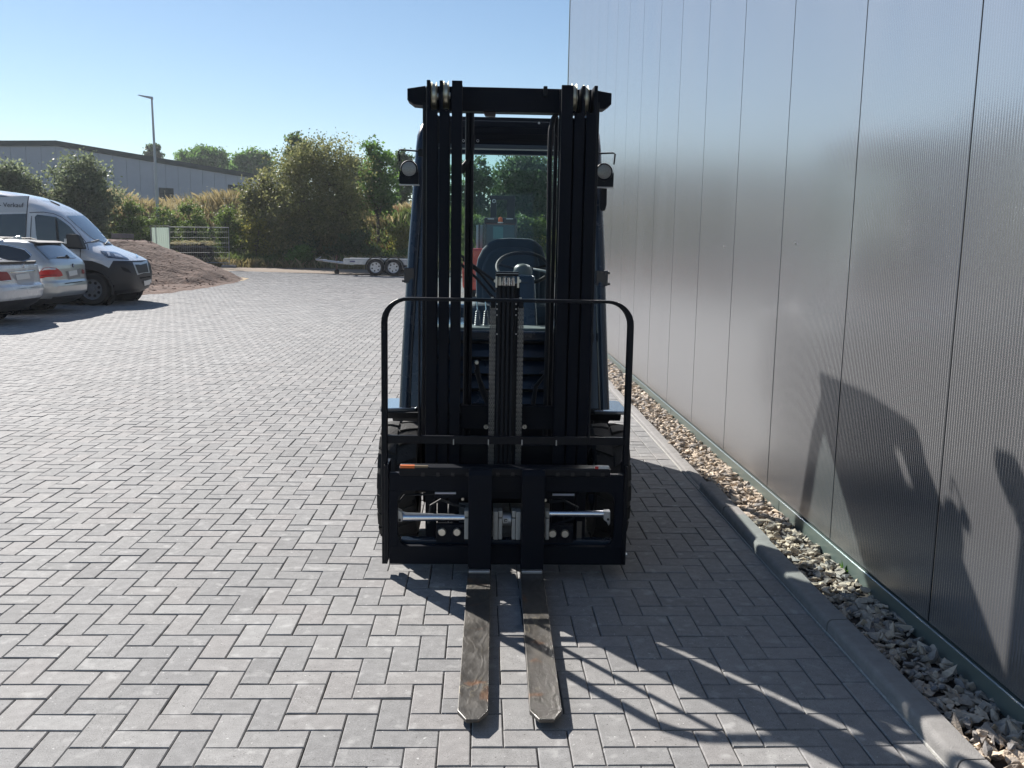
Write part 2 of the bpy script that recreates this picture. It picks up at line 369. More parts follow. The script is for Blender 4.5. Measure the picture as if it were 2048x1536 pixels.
rot = rng.uniform(-.9, .9, (NS, 2)); rz = rng.uniform(0, 6.28, NS); gt = rng.random(NS) ** .8; gk = rng.integers(0, 10, NS)
u, v = proj(np.stack([gx, gy, gz], -1)); vis = (u < 2060) & (v < 1560)
order = np.argsort(np.where(vis, gy - gs * 25, 999) + np.where(gz > .02, 0, 1)); nearS = set(order[:280].tolist())
rm = []
for V in rocks:
    me = bpy.data.meshes.new('stone'); me.from_pydata([tuple(p) for p in V], [], [tuple(f) for f in icoF]); me.materials.append(GM_A); rm.append(me)
allV = []; allF = []; allT = []
for i in range(NS):
    if i in nearS:
        o = bpy.data.objects.new('stone', rm[gk[i]]); COL.objects.link(o); o.parent = gb; o.location = (gx[i], gy[i], gz[i]); o.scale = [gs[i]] * 3; o.rotation_euler = (rot[i, 0], rot[i, 1], rz[i]); continue
    c, s_ = math.cos(rz[i]), math.sin(rz[i]); V = rocks[gk[i]] * gs[i]
    V = np.stack([V[:, 0], V[:, 1] * math.cos(rot[i, 0]) - V[:, 2] * math.sin(rot[i, 0]), V[:, 1] * math.sin(rot[i, 0]) + V[:, 2] * math.cos(rot[i, 0])], -1)
    V = np.stack([V[:, 0] * c - V[:, 1] * s_, V[:, 0] * s_ + V[:, 1] * c, V[:, 2]], -1) + (gx[i], gy[i], gz[i])
    allF.append(icoF + len(allV) * len(icoV)); allV.append(V); allT.append(gt[i])
np_mesh('gravel', np.concatenate(allV), np.concatenate(allF), GM_B, gb, np.repeat(allT, len(icoF)), kind='stuff')

# ================================================================== WAREHOUSE WALL ON THE RIGHT
WX = 1.73
wh = thing('warehouse', 'tall warehouse clad in silver vertical ribbed metal panels beside the kerb', 'building', (WX, 8, 0))
def wall_metal(name, col, metal, rough):
    m = bpy.data.materials.new(name); m.use_nodes = True; n = m.node_tree.nodes; L = m.node_tree.links
    b = n['Principled BSDF']; b.inputs['Metallic'].default_value = metal; b.inputs['Base Color'].default_value = (*col, 1)
    geo = n.new('ShaderNodeNewGeometry'); mp = n.new('ShaderNodeMapping'); mp.inputs['Scale'].default_value = (1, 1, .25); L.new(geo.outputs['Position'], mp.inputs[0])
    t = n.new('ShaderNodeTexNoise'); t.inputs['Scale'].default_value = 2.2; t.inputs['Detail'].default_value = 5; L.new(mp.outputs[0], t.inputs['Vector'])
    mr = n.new('ShaderNodeMapRange'); mr.inputs[3].default_value = rough - .04; mr.inputs[4].default_value = rough + .05; L.new(t.outputs[0], mr.inputs[0]); L.new(mr.outputs[0], b.inputs['Roughness'])
    sx_ = n.new('ShaderNodeSeparateXYZ'); L.new(geo.outputs['Position'], sx_.inputs[0]); dz_ = n.new('ShaderNodeMapRange'); L.new(sx_.outputs[2], dz_.inputs[0])
    for i_, v_ in zip((1, 2, 3, 4), (.09, .42, .30, .0)): dz_.inputs[i_].default_value = v_
    d2 = n.new('ShaderNodeTexNoise'); d2.inputs['Scale'].default_value = 14; d2.inputs['Detail'].default_value = 8; L.new(geo.outputs['Position'], d2.inputs['Vector'])
    mu = n.new('ShaderNodeMath'); mu.operation = 'MULTIPLY'; L.new(dz_.outputs[0], mu.inputs[0]); L.new(d2.outputs[0], mu.inputs[1])
    mc = n.new('ShaderNodeMix'); mc.data_type = 'RGBA'; L.new(mu.outputs[0], mc.inputs[0]); mc.inputs[6].default_value = (*col, 1); mc.inputs[7].default_value = (.30, .27, .22, 1); L.new(mc.outputs[2], b.inputs['Base Color'])
    bp = n.new('ShaderNodeBump'); bp.inputs['Strength'].default_value = .03; bp.inputs['Distance'].default_value = .003; L.new(t.outputs[0], bp.inputs['Height']); L.new(bp.outputs[0], b.inputs['Normal'])
    return m
panel_mat = wall_metal('silver_panel', (.455, .46, .475), .80, .22)
green_trim = wall_metal('green_flashing', (.16, .21, .20), .3, .33)
joint_mat = mat('panel_joint', (.005, .007, .010), .9, spec=.05)
me = MB(); HW = 7.6; NR = 60; pitch = .988 / NR; pts = []
for k in range(NR):                                    # fine vertical ribbing, 1 mm deep
    y = -.494 + k * pitch; pts += [(y + pitch * t, -.0007 * (1 - math.cos(2 * math.pi * t))) for t in (0, .2, .4, .6, .8)]
pts.append((.494, 0)); pts = [(-.4942, .0003)] + pts + [(.4942, .0003)]
me.add([(p[1], p[0], .1) for p in pts] + [(p[1], p[0], HW) for p in pts], [(i, i + 1, i + 1 + len(pts), i + len(pts)) for i in range(len(pts) - 1)])
first = None
ypan = [3.272 + .998 * k for k in range(-7, 16)]
for i, y in enumerate(ypan):
    yc = y + .499
    if yc > 18.9: continue
    if first is None:
        first = me.build('panel', panel_mat, None, smooth=True); first.data.materials[0] = panel_mat; first.parent = wh; o = first
    else: o = first.copy(); COL.objects.link(o)
    o.parent = wh; o.location = (WX - wh.location.x, yc - 8, 0)
y_end = 19.12
MB().box(WX + .0006, WX + .03, -3.8, y_end - .02, .101, HW).build('panel_backing', joint_mat, wh)
MB().box(WX - .012, WX + .028, -3.75, y_end - .01, .012, .089).build('base_flashing', green_trim, wh)
MB().add([(WX - .0125, -3.75, .0885), (WX - .0125, y_end, .0885), (WX - .006, y_end, .0905), (WX - .006, -3.75, .0905)], [(0, 1, 2, 3)]).build('drip_edge', mat('drip_edge_metal', (.55, .6, .58), .2, .7), wh)
MB().box(WX - .014, WX + .034, y_end - .045, y_end + .03, .02, HW).build('corner_trim', green_trim, wh, bevel=.003)
MB().box(WX + .031, WX + 24, y_end - .02, y_end + .012, .02, HW).build('end_wall', panel_mat, wh)
MB().box(WX + .031, WX + 24, -3.9, -3.8, .02, HW).build('end_wall', panel_mat, wh)
MB().box(WX - .03, WX + 24, -3.9, y_end + .04, HW, HW + .14).build('roof_edge', green_trim, wh)
for k, yj in enumerate((2.0, 5.0, 8.0, 11.0, 14.0, 17.0)):
    MB().box(WX - .0135, WX - .011, yj, yj + .0025, .013, .086).build('flashing_joint', joint_mat, wh)
for (x_, y_) in ((1447, 493), (1591, 487)):
    p = PX(x_, y_, WX - .004); MB().lathe([(-.003, .0001), (-.003, .005), (0, .007)], p, 'x', 10).build('rivet_or_hole', zinc, wh)
# little weed at the foot of the wall
m = MB()
for k in range(9):
    a = k * .9; r_ = .012 + .02 * random.random(); z_ = .03 + .05 * random.random()
    m.add([(1.705, 4.02, .01), (1.705 + r_ * math.cos(a) * .6 - .004, 4.02 + r_ * math.sin(a) * .6, z_ * .7), (1.705 + r_ * math.cos(a), 4.02 + r_ * math.sin(a), z_), (1.705 + r_ * math.cos(a) * .6 + .006, 4.02 + r_ * math.sin(a) * .6 + .005, z_ * .65)], [(0, 1, 2, 3)], random.random())
tag(m.build('weed', leaf_mat('weed_leaf', [(.06, .14, .02), (.14, .26, .04)], .4), origin=(1.705, 4.02, .01)), 'small bright green weed growing from gravel against the green wall flashing', 'weed')

# ================================================================== THE FORKLIFT
fl = thing('forklift', 'large dark charcoal forklift facing the camera with lowered forks, load backrest and tall mast', 'forklift', (.135, 5.3, 0))
def q(px, py, Y): p = PY(px, py, Y); return float(p[0]), float(p[2])
YC, YB, YM = 4.00, 4.05, 4.23
def fbox(name, px0, px1, py0, py1, Y0, Y1, m, bevel=.002, parent=None, label=None):
    a = q(px0, (py0 + py1) / 2, Y0); c = q(px1, (py0 + py1) / 2, Y0); xm_ = (px0 + px1) / 2
    return MB().box(a[0], c[0], Y0, Y1, q(xm_, py1, Y0)[1], q(xm_, py0, Y0)[1]).build(name, m, parent or fl, bevel=bevel, label=label)
# --- forks: upright shank and tapering blade, worn and scratched
fm = bpy.data.materials.new('worn_fork_steel'); fm.use_nodes = True; n = fm.node_tree.nodes; L = fm.node_tree.links; b = n['Principled BSDF']
geo = n.new('ShaderNodeNewGeometry')
def _n(sc, det, vec, dist=0):
    t = n.new('ShaderNodeTexNoise'); t.inputs['Scale'].default_value = sc; t.inputs['Detail'].default_value = det; t.inputs['Distortion'].default_value = dist; L.new(vec, t.inputs['Vector']); return t.outputs[0]
def _ramp(src, stops):
    c = n.new('ShaderNodeValToRGB'); L.new(src, c.inputs[0]); e = c.color_ramp.elements
    e[0].position, e[0].color = stops[0][0], (*stops[0][1], 1); e[1].position, e[1].color = stops[-1][0], (*stops[-1][1], 1)
    for p, k in stops[1:-1]: x = e.new(p); x.color = (*k, 1)
    return c.outputs[0]
def _mix(f, a, c):
    m_ = n.new('ShaderNodeMix'); m_.data_type = 'RGBA'; L.new(f, m_.inputs[0]); L.new(a, m_.inputs[6])
    if isinstance(c, tuple): m_.inputs[7].default_value = (*c, 1)
    else: L.new(c, m_.inputs[7])
    return m_.outputs[2]
mp = n.new('ShaderNodeMapping'); mp.inputs['Scale'].default_value = (1, .45, 1); mp.inputs['Rotation'].default_value = (0, 0, .5); L.new(geo.outputs['Position'], mp.inputs[0])
base = _ramp(_n(9, 5, mp.outputs[0], 1.5), [(.35, (.070, .066, .060)), (.55, (.088, .082, .073)), (.7, (.105, .096, .083))])
w = n.new('ShaderNodeTexWave'); w.inputs['Scale'].default_value = 7; w.inputs['Distortion'].default_value = 22; w.inputs['Detail'].default_value = 5; w.inputs['Detail Scale'].default_value = 1.6; L.new(mp.outputs[0], w.inputs['Vector'])
scr = _ramp(w.outputs['Fac'], [(.88, (0, 0, 0)), (1, (.38, .38, .38))]); msk = _ramp(_n(5.5, 4, geo.outputs['Position']), [(.50, (0, 0, 0)), (.62, (1, 1, 1))])
mm = n.new('ShaderNodeMix'); mm.data_type = 'RGBA'; mm.blend_type = 'MULTIPLY'; mm.inputs[0].default_value = 1; L.new(scr, mm.inputs[6]); L.new(msk, mm.inputs[7])
c1 = _mix(mm.outputs[2], base, (.30, .26, .18))
rust = _ramp(_n(6, 9, geo.outputs['Position'], .6), [(.57, (0, 0, 0)), (.66, (.75, .75, .75))]); c1 = _mix(rust, c1, (.20, .095, .045))
L.new(c1, b.inputs['Base Color']); b.inputs['Metallic'].default_value = .35
L.new(_ramp(_n(30, 4, mp.outputs[0]), [(.3, (.30,) * 3), (.7, (.55,) * 3)]), b.inputs['Roughness'])
bp = n.new('ShaderNodeBump'); bp.inputs['Strength'].default_value = .3; bp.inputs['Distance'].default_value = .002; L.new(w.outputs['Fac'], bp.inputs['Height']); L.new(bp.outputs[0], b.inputs['Normal'])
for (xl, xr, tl, tr, zt) in ((-.040, .063, -.056, .040, .045), (.196, .297, .172, .274, .045)):
    yh, yt = 3.92, 2.655
    fk = MB(); pts = []
    prof = [(yh + .0, .062, .012), (yh - .05, .052, .010), (3.5, .050, .010), (3.0, .046, .014), (2.72, .042, .022), (yt + .055, .041, .026)]
    vs = []; fs = []
    def xx_(y): k = (yh - y) / (yh - yt); return xl + (tl - xl) * k, xr + (tr - xr) * k
    for (y, zt_, zb_) in prof:
        a, c = xx_(y); vs += [(a, y, zb_), (c, y, zb_), (c, y, zt_), (a, y, zt_)]
    a, c = xx_(yt); ch = .028
    vs += [(a + ch, yt, .028), (c - ch, yt, .028), (c - ch, yt, .040), (a + ch, yt, .040)]
    for i in range(len(prof)):
        o = 4 * i; fs += [(o + k, o + (k + 1) % 4, o + 4 + (k + 1) % 4, o + 4 + k) for k in range(4)]
    fs += [(0, 3, 2, 1), tuple(4 * len(prof) + k for k in range(4))]
    fork = fk.add(vs, fs).build('fork', fm, fl, bevel=.002)
    sh = MB(); zs = [.012, .06, .12, .3, .495, .517]; th = [.0, .0, .0, .0, .0, .012]
    vs = []
    for z_, t_ in zip(zs, th):
        b0 = 3.92 if z_ > .05 else 3.935
        vs += [(xl, b0 + t_, z_), (xr + .001, b0 + t_, z_), (xr + .001, 3.965, z_), (xl, 3.965, z_)]
    fs = [(4 * i + k, 4 * i + (k + 1) % 4, 4 * i + 4 + (k + 1) % 4, 4 * i + 4 + k) for i in range(5) for k in range(4)] + [(0, 3, 2, 1), (20, 21, 22, 23)]
    MB().add(vs, fs).build('fork_shank', mast_paint, fl, bevel=.003)
    MB().box(xl + .004, xr - .004, 3.893, 3.9195, .05, .068).build('heel_weld', steel, fl, bevel=.004)
# --- carriage and side shifter
fbox('carriage_rail', 798, 1222, 936, 953, 3.985, 4.06, dark_paint, .006)
for i in range(13):                                    # locking notches of the rail
    fbox('rail_notch', 842 + i * 30, 849 + i * 30, 946, 953, 3.981, 3.988, black_trim, .0008)
fbox('sticker', 800, 829, 931, 936.5, 3.984, 4.0, orange, 0, label='orange and white warning sticker on the left of the rail')
fbox('sticker', 829, 856, 932, 935.8, 3.986, 4.0, mat('brown_print', (.16, .12, .07), .5), 0)
fbox('sticker', 1190, 1218, 933, 938, 3.984, 4.0, white_print, 0, label='white sticker with a red mark on the right of the rail')
fbox('sticker', 1190, 1197, 933, 938, 3.982, 3.9835, red_print, 0)
def wbox(name, x0, x1, y0, y1, zz0, zz1, m=mast_paint, bv=.002, parent=None, **k): return MB().box(x0, x1, y0, y1, zz0, zz1).build(name, m, parent or fl, bevel=bv, **k)
k_ = YC / 4.15
def cx_(px): return q(px, 1040, YC)[0]
def cz(py): return q(1010, py, YC)[1]
wbox('carriage_plate', cx_(778), cx_(1246), YC, YC + .03, cz(1129), cz(1093))
wbox('carriage_plate', cx_(779), cx_(1245), YC, YC + .03, cz(983), cz(948))
wbox('carriage_plate', cx_(778), cx_(795), YC + .0005, YC + .03, cz(1093), cz(983))
wbox('carriage_plate', cx_(1229), cx_(1246), YC + .0005, YC + .03, cz(1093), cz(983))
for sx, x0_, x1_ in ((-1, 795, 812), (1, 1229, 1212)):   # corner gussets that round the opening
    for zt_, zb_ in ((1093, 1070), (983, 1006)):
        a, c = cx_(x0_), cx_(x1_)
        MB().prism([(a, cz(zt_)), (c, cz(zt_)), (a + (c - a) * .45, cz(zt_ + (zb_ - zt_) * .18)), (a + (c - a) * .15, cz(zt_ + (zb_ - zt_) * .5)), (a, cz(zb_))], 'y', YC + .001, YC + .028).build('corner_gusset', mast_paint, fl)
for x0_, x1_ in ((768.5, 777), (1246.5, 1252)):
    a, c = cx_(x0_), cx_(x1_); wbox('side_plate', a, c, YC + .002, YC + .13, cz(1122), cz(932), dark_paint, .002)
for (x_, y_, s_) in ((768, 963, -1), (769, 1107, -1), (1252.5, 967, 1), (1251, 1109, 1)):
    p = q(x_, y_, YC + .05); MB().lathe([(0, .0001), (0, .009), (-.012 if s_ > 0 else .012, .009)] if s_ < 0 else [(0, .0001), (0, .009), (-.012, .009)], (p[0] + (-.004 if s_ < 0 else .006), YC + .05, p[1]), 'x', 8).build('bolt', zinc, fl)
# back of the side shifter seen through the opening
wbox('fork_bar', cx_(800), cx_(1226), YC + .07, YC + .10, cz(986) - .012, cz(962), mast_paint)
wbox('shifter_plate', cx_(868), cx_(1152), YC + .05, YC + .069, cz(1003), cz(964), mast_paint)
wbox('lower_bar', cx_(800), cx_(1228), YC + .04, YC + .09, cz(1101), cz(1086), cab_paint)
for a, c in ((872, 902), (902, 930), (1090, 1117), (1117, 1148)):
    wbox('bolt_block', cx_(a), cx_(c), YC + .018, YC + .05, cz(1088), cz(1052), mast_paint)
for a, bz in ((884, 1066), (914, 1066), (1106, 1068), (1131, 1068)):
    MB().lathe([(0, .0001), (0, .0155), (.006, .0185), (.018, .0185)], (cx_(a), YC + .002, cz(bz)), 'y', 18).build('bolt', zinc, fl, smooth=True)
for a, bz in ((924.5, 1003), (1091, 1004)):
    MB().lathe([(0, .0001), (0, .006), (.008, .007)], (cx_(a), YC + .03, cz(bz)), 'y', 10).build('bolt', zinc, fl)
for a, c, bz in ((869, 911, 991), (1105, 1149, 992.5)):
    MB().cyl((cx_(a), YC + .035, cz(bz)), (cx_(c), YC + .035, cz(bz)), .0052, 10).build('guide_rod', mat('pale_rod', (.6, .62, .72), .4), fl, smooth=True)
for nm, a, c, bz, r_ in (('cylinder_rod', 803, 930, 1041.5, .017), ('cylinder_rod', 1098, 1212, 1032, .0155)):
    MB().cyl((cx_(a), YC + .045, cz(bz)), (cx_(c), YC + .045, cz(bz)), r_, 20).build(nm, chrome, fl, smooth=True)
MB().tube([(cx_(798), YC + .04, cz(1029)), (cx_(812), YC + .038, cz(1033)), (cx_(930), YC + .038, cz(1036))], .0045, 8).build('oil_pipe', steel, fl, smooth=True)
for sgn, a, bz in ((-1, 798, 1038), (1, 1215, 1034)):
    x_ = cx_(a); z_ = cz(bz)
    o = MB().prism([(x_ - .013, z_ + .035), (x_ + .010, z_ + .022), (x_ + .016, z_ - .006), (x_ + .012, z_ - .024), (x_ - .012, z_ - .024)] if sgn < 0 else [(x_ - .014, z_ + .022), (x_ + .016, z_ + .022), (x_ + .017, z_ - .035), (x_ + .010, z_ - .048), (x_ + .002, z_ - .03), (x_ - .014, z_ - .018)], 'y', YC + .025, YC + .062).build('rod_clevis', steel, fl, bevel=.003)
    MB().lathe([(0, .0001), (0, .006), (.003, .006)], (x_ + (.001 if sgn < 0 else .006), YC + .021, z_ - .015), 'y', 10).build('clevis_pin', black_trim, o)
# grey fork clamp jaws and the small cylinder between them
for a, c in ((986.5, 996), (1031.5, 1041)):
    wbox('clamp_jaw', cx_(a), cx_(c), YC - .028, YC + .03, cz(1076), cz(1020), alu, .003)
for a, c in ((929, 938), (996.8, 1004.5), (1023.5, 1031), (1090.5, 1098)):
    wbox('clamp_jaw', cx_(a), cx_(c), YC - .024, YC + .03, cz(1032), cz(1019), alu, .003)
    wbox('clamp_jaw', cx_(a), cx_(c), YC - .024, YC + .03, cz(1076), cz(1034), alu, .003)
cc = MB().cyl((cx_(1005.5), YC + .03, cz(1042)), (cx_(1022.5), YC + .03, cz(1042)), .031, 22).build('clamp_cylinder', steel, fl, smooth=True)
wbox('maker_plate', cx_(1007), cx_(1016), YC - .0035, YC - .001, cz(1045), cz(1036), white_print, 0, cc); wbox('maker_mark', cx_(1008.4), cx_(1014.6), YC - .0045, YC - .0036, cz(1043.5), cz(1037.5), print_ink, 0, cc)
wbox('maker_mark', cx_(1010.6), cx_(1013.4), YC - .0055, YC - .0046, cz(1042), cz(1039.6), white_print, 0, cc)
for (pts, r_) in (([(856, 1056), (860, 1020), (880, 1008), (905, 1018), (930, 1022)], .006), ([(1100, 1012), (1130, 1008), (1158, 1022), (1150, 1045), (1112, 1056)], .006), ([(795, 1015), (806, 1000), (870, 996)], .005), ([(1160, 992), (1198, 986), (1214, 975)], .004)):
    MB().tube([(cx_(a), YC + .066, cz(c)) for a, c in pts], r_, 8).build('hose', plastic, fl, smooth=True)
wbox('data_plate', cx_(1158), cx_(1168), YC + .075, YC + .078, cz(1090), cz(1052), mat('brushed_plate', (.12, .11, .10), .4, .5), 0)
# --- load backrest of thin flat bar
def zb(py, px=1010): return q(px, py, YB)[1]
def xb(px, py=750): return q(px, py, YB)[0]
Lx, Rx, Tz, rad = -.420, .672, 1.258, .105
path = [(Lx, YB, .05), (Lx, YB, Tz - rad)] + [(Lx + rad * (1 - math.cos(t)), YB, Tz - rad + rad * math.sin(t)) for t in np.linspace(0, math.pi / 2, 9)[1:]] + [(Rx - rad + rad * math.sin(t), YB, Tz - rad + rad * math.cos(t)) for t in np.linspace(0, math.pi / 2, 9)] + [(Rx, YB, .05)]
m = MB(); P = [Vector(p) for p in path]; hw, hy = .006, .024; vs = []
for i, p in enumerate(P):
    d = (P[min(i + 1, len(P) - 1)] - P[max(i - 1, 0)]).normalized(); nn = Vector((-d.z, 0, d.x)); hw_ = .0125 if abs(d.z) > .9 else .0125 * abs(d.z) + .007 * (1 - abs(d.z))
    vs += [p + nn * hw_ + Vector((0, -hy, 0)), p - nn * hw_ + Vector((0, -hy, 0)), p - nn * hw_ + Vector((0, hy, 0)), p + nn * hw_ + Vector((0, hy, 0))]
N_ = len(P); fs = [(4 * i + k, 4 * i + (k + 1) % 4, 4 * i + 4 + (k + 1) % 4, 4 * i + 4 + k) for i in range(N_ - 1) for k in range(4)] + [(0, 3, 2, 1), (4 * N_ - 4, 4 * N_ - 3, 4 * N_ - 2, 4 * N_ - 1)]
m.add(vs, fs).build('load_backrest', dark_paint, fl, bevel=.003)
wbox('backrest_crossbar', xb(771, 880), xb(1250, 880), YB - .010, YB + .004, zb(888), zb(872), dark_paint)
for a in (838.5, 907, 976.5, 1043.5, 1112, 1181):
    if a in (907, 976.5, 1043.5, 1112): wbox('backrest_lug', xb(a, 880) - .002, xb(a, 880) + .003, YB - .018, YB - .0102, zb(889), zb(878), steel, .001)
    else: wbox('backrest_bar', xb(a) - .004, xb(a) + .004, YB - .015, YB + .022, zb(884), Tz - .008, dark_paint, .0015)
# --- mast: three nested pairs of channels, head beam, sheaves
bars = ((852, 873.3, 0), (876.8, 896.8, .006), (900.8, 921, .0), (1113.5, 1136.5, .0), (1140, 1160, .006), (1163, 1183.5, 0))
mast_top = q(880, 160, YM)[1]
for i, (a, c, dy) in enumerate(bars):
    x0_, x1_ = q(a, 600, YM)[0], q(c, 600, YM)[0]; y_ = YM + dy; innerb = i in (2, 3); left = i < 3
    m = MB(); zt_ = mast_top - (0 if left else .008); zc_ = zt_ if innerb else q(a, 222 if left else 228, YM)[1]
    m.box(x0_, x1_, y_, y_ + .020, .055, zc_)           # front flange
    w0, w1 = (x0_ + .0015, x0_ + .0145) if left else (x1_ - .0145, x1_ - .0015)
    if not innerb: m.box(x0_ if left else x1_ - .016, x0_ + .016 if left else x1_, y_ + .0004, y_ + .12, zc_ - .002, zt_)
    m.box(w0, w1, y_ + .0202, y_ + .118, .058, zc_ - .003); m.box(x0_ + .001, x1_ - .001, y_ + .1182, y_ + .138, .055, zc_)
    m.build('mast_channel', mast_paint, fl, bevel=.0025)
    if not innerb:                                     # round throat under the sheave
        xs_, xe_ = (x0_ + .016, x1_) if left else (x0_, x1_ - .016); zt2 = zc_; w_ = (xe_ - xs_)
        MB().prism([(xs_, zt2 - .001), (xe_, zt2 - .001), (xe_, zt2 + .002), (xe_ - w_ * .08, zt2 + .0005)] if False else [(xs_, zt2 - .002), (xe_, zt2 - .002), (xe_, zt2 + .016), (xe_ - w_ * .2, zt2 + .006), (xe_ - w_ * .5, zt2 + .001), (xe_ - w_ * .8, zt2 + .006), (xs_, zt2 + .016)], 'y', y_ + .0005, y_ + .02).build('throat', mast_paint, fl)
sheave_m = mat('zinc_sheave', (.50, .48, .38), .34, .8, .35, 25)
for a, c, py in ((861.5, 874.5, 191), (885.5, 898.5, 189), (1142, 1154.5, 194), (1166, 1177.5, 197)):
    p0 = q(a, py, YM + .04); p1 = q(c, py, YM + .04); cxm = (p0[0] + p1[0]) / 2; hw_ = (p1[0] - p0[0]) / 2 - .002
    o = MB().lathe([(-hw_, .001), (-hw_, .061), (-hw_ * .8, .063), (-hw_ * .55, .056), (hw_ * .55, .056), (hw_ * .8, .063), (hw_, .061), (hw_, .001)], (cxm, YM + .068, p0[1]), 'x', 32).build('sheave', sheave_m, fl, smooth=True)
    MB().cyl((cxm - hw_ - .006, YM + .068, p0[1]), (cxm + hw_ + .006, YM + .068, p0[1]), .014, 12).build('sheave_pin', zinc, o, smooth=True)
for a, c in ((844.5, 851.5), (1184.5, 1189.5)):
    fbox('outer_flange', a, c, 205, 880, YM + .10, YM + .15, dark_paint)
YH = YM + .14
zt_, zb_ = q(1010, 175, YH)[1], q(1010, 223.5, YH)[1]
MB().box(q(852, 200, YH)[0], q(1185, 200, YH)[0], YH, YH + .09, zb_, zt_).build('head_beam', mast_paint, fl, bevel=.004)
for s_ in (-1, 1):
    e = q(814.5, 190, YH)[0] if s_ < 0 else q(1223.5, 190, YH)[0]; i_ = q(851, 190, YH)[0] if s_ < 0 else q(1186, 190, YH)[0]
    tz_ = zt_ - .006; MB().prism([(i_, tz_ + .006), (e, tz_ - .008), (e, tz_ - .058), (e - s_ * .028, tz_ - .078), (i_ - s_ * .0, tz_ - .082)], 'y', YH + .001, YH + .11).build('head_beam_wing', mast_paint, fl, bevel=.002)
fbox('limit_switch', 1087, 1095, 172, 192, YH - .02, YH - .001, dark_paint)
m = MB(); a = q(965, 223, YH); c = q(992, 223, YH)
m.prism([(a[0], a[1] + .003), (c[0], c[1] + .003), (c[0] - .002, c[1] - .020), (a[0] + .014, c[1] - .018), (a[0] + .006, c[1] - .004)], 'y', YH + .01, YH + .05).build('sensor_bracket', mat('bracket_brown', (.06, .045, .04), .6), fl)
# cross tie low between the channels, with two zinc nuts
fbox('cross_tie', 921.5, 1113, 812, 858, YM + .09, YM + .115, mast_paint)
fbox('cross_tie', 921.5, 1113, 890, 934, YM + .10, YM + .12, dark_paint)
for a in (972, 1049):
    p = q(a, 853.5, YM + .085); o = MB().lathe([(0, .003), (0, .0095), (.006, .0115), (.010, .0115)], (p[0], YM + .078, p[1]), 'y', 16).build('nut', zinc, fl)
# --- free lift cylinders and hose bundle in the middle
zT = q(1014, 553, YM)[1]; zB = q(1014, 932, YM)[1]
for i, (a, r_) in enumerate(((999, .0085), (1008, .0085), (1017, .0085), (1026, .0085))):
    x_ = q(a, 560, YM - .01)[0]; m = MB().cyl((x_, YM - .01, zB), (x_, YM - .01, zT - .035), r_, 14)
    h = m.build('hose', plastic, fl, smooth=True)
    MB().tube([(x_, YM - .01, zT - .04), (x_, YM - .012, zT - .022), (x_, YM - .014, zT - .004)], [.0092, .008, .0065], 12).build('hose_fitting', chrome if i != 0 else zinc, h, smooth=True)
o = fbox('valve_block', 992, 1037.5, 543.5, 552.5, YM - .035, YM + .02, dark_paint, .003)
fbox('block_edge', 993, 1037, 546.6, 547.6, YM - .037, YM - .0345, steel, 0, o)
wbox('block_cheek', q(991, 560, YM)[0], q(994.5, 560, YM)[0], YM - .03, YM + .01, zT - .05, zT, zinc, .001); wbox('block_cheek', q(1034.5, 560, YM)[0], q(1038, 560, YM)[0], YM - .03, YM + .01, zT - .05, zT, zinc, .001)
xL, xR = q(993.5, 700, YM)[0], q(1034, 700, YM)[0]
wbox('lift_cylinder_frame', xL, xR, YM + .003, YM + .045, zB - .01, zT - .03, dark_paint, .004)
for a, c in ((990.5, 994.5), (1032.5, 1036.5)): fbox('guide_plate', a, c, 565, 930, YM - .004, YM + .03, mast_paint, .001)
for a in (991, 1039): 
    p = q(a, 562, YM - .01); MB().lathe([(0, .0001), (0, .007), (.012, .008)], (p[0], YM - .02, p[1]), 'y', 8).build('bolt', zinc, fl)
for a in (994, 1032):
    for py in (608, 618, 630, 668):
        p = q(a, py, YM - .012); MB().lathe([(0, .0001), (0, .0035), (.008, .004)], (p[0], YM - .02, p[1]), 'y', 8).build('bolt', steel, fl)
# leaf chains either side of it
chain_m = mat('chain_steel', (.20, .195, .185), .45, .6, .3, 60)
for a, c in ((979, 990.5), (1034.5, 1046)):
    x0_, x1_ = q(a, 700, YM - .005)[0], q(c, 700, YM - .005)[0]; w_ = x1_ - x0_; z_top = q(1014, 616, YM)[1]; z_bot = q(1014, 932, YM)[1]; m = MB(); z_ = z_top; k = 0; ph = .0108
    while z_ > z_bot:
        off = ((0, .26), (.37, .63), (.74, 1)) if k % 2 == 0 else ((.24, .39), (.61, .76)); e_ = .12 if k % 2 == 0 else .02
        for (u0, u1) in off:
            m.prism([(YM - .012, z_ - ph * (.5 + e_ * .6)), (YM - .002, z_ - ph * (.5 + e_)), (YM + .004, z_ - ph * (.5 + e_ * .6)), (YM + .004, z_ + ph * (.5 + e_ * .6)), (YM - .002, z_ + ph * (.5 + e_)), (YM - .012, z_ + ph * (.5 + e_ * .6))], 'x', x0_ + w_ * u0, x0_ + w_ * u1)
        m.tube([(x0_ - .001, YM - .004, z_), (x1_ + .001, YM - .001, z_)], .0018, 6)
        z_ -= ph; k += 1
    m.build('lift_chain', chain_m, fl)
    wbox('chain_anchor', x0_ + .002, x1_ - .002, YM - .014, YM + .012, z_top, z_top + .03, dark_paint, .002)
    MB().cyl((x0_ + .01, YM - .004, z_top + .03), (x0_ + .01, YM - .004, z_top + .05), .006, 10).build('anchor_bolt', zinc, fl, smooth=True)
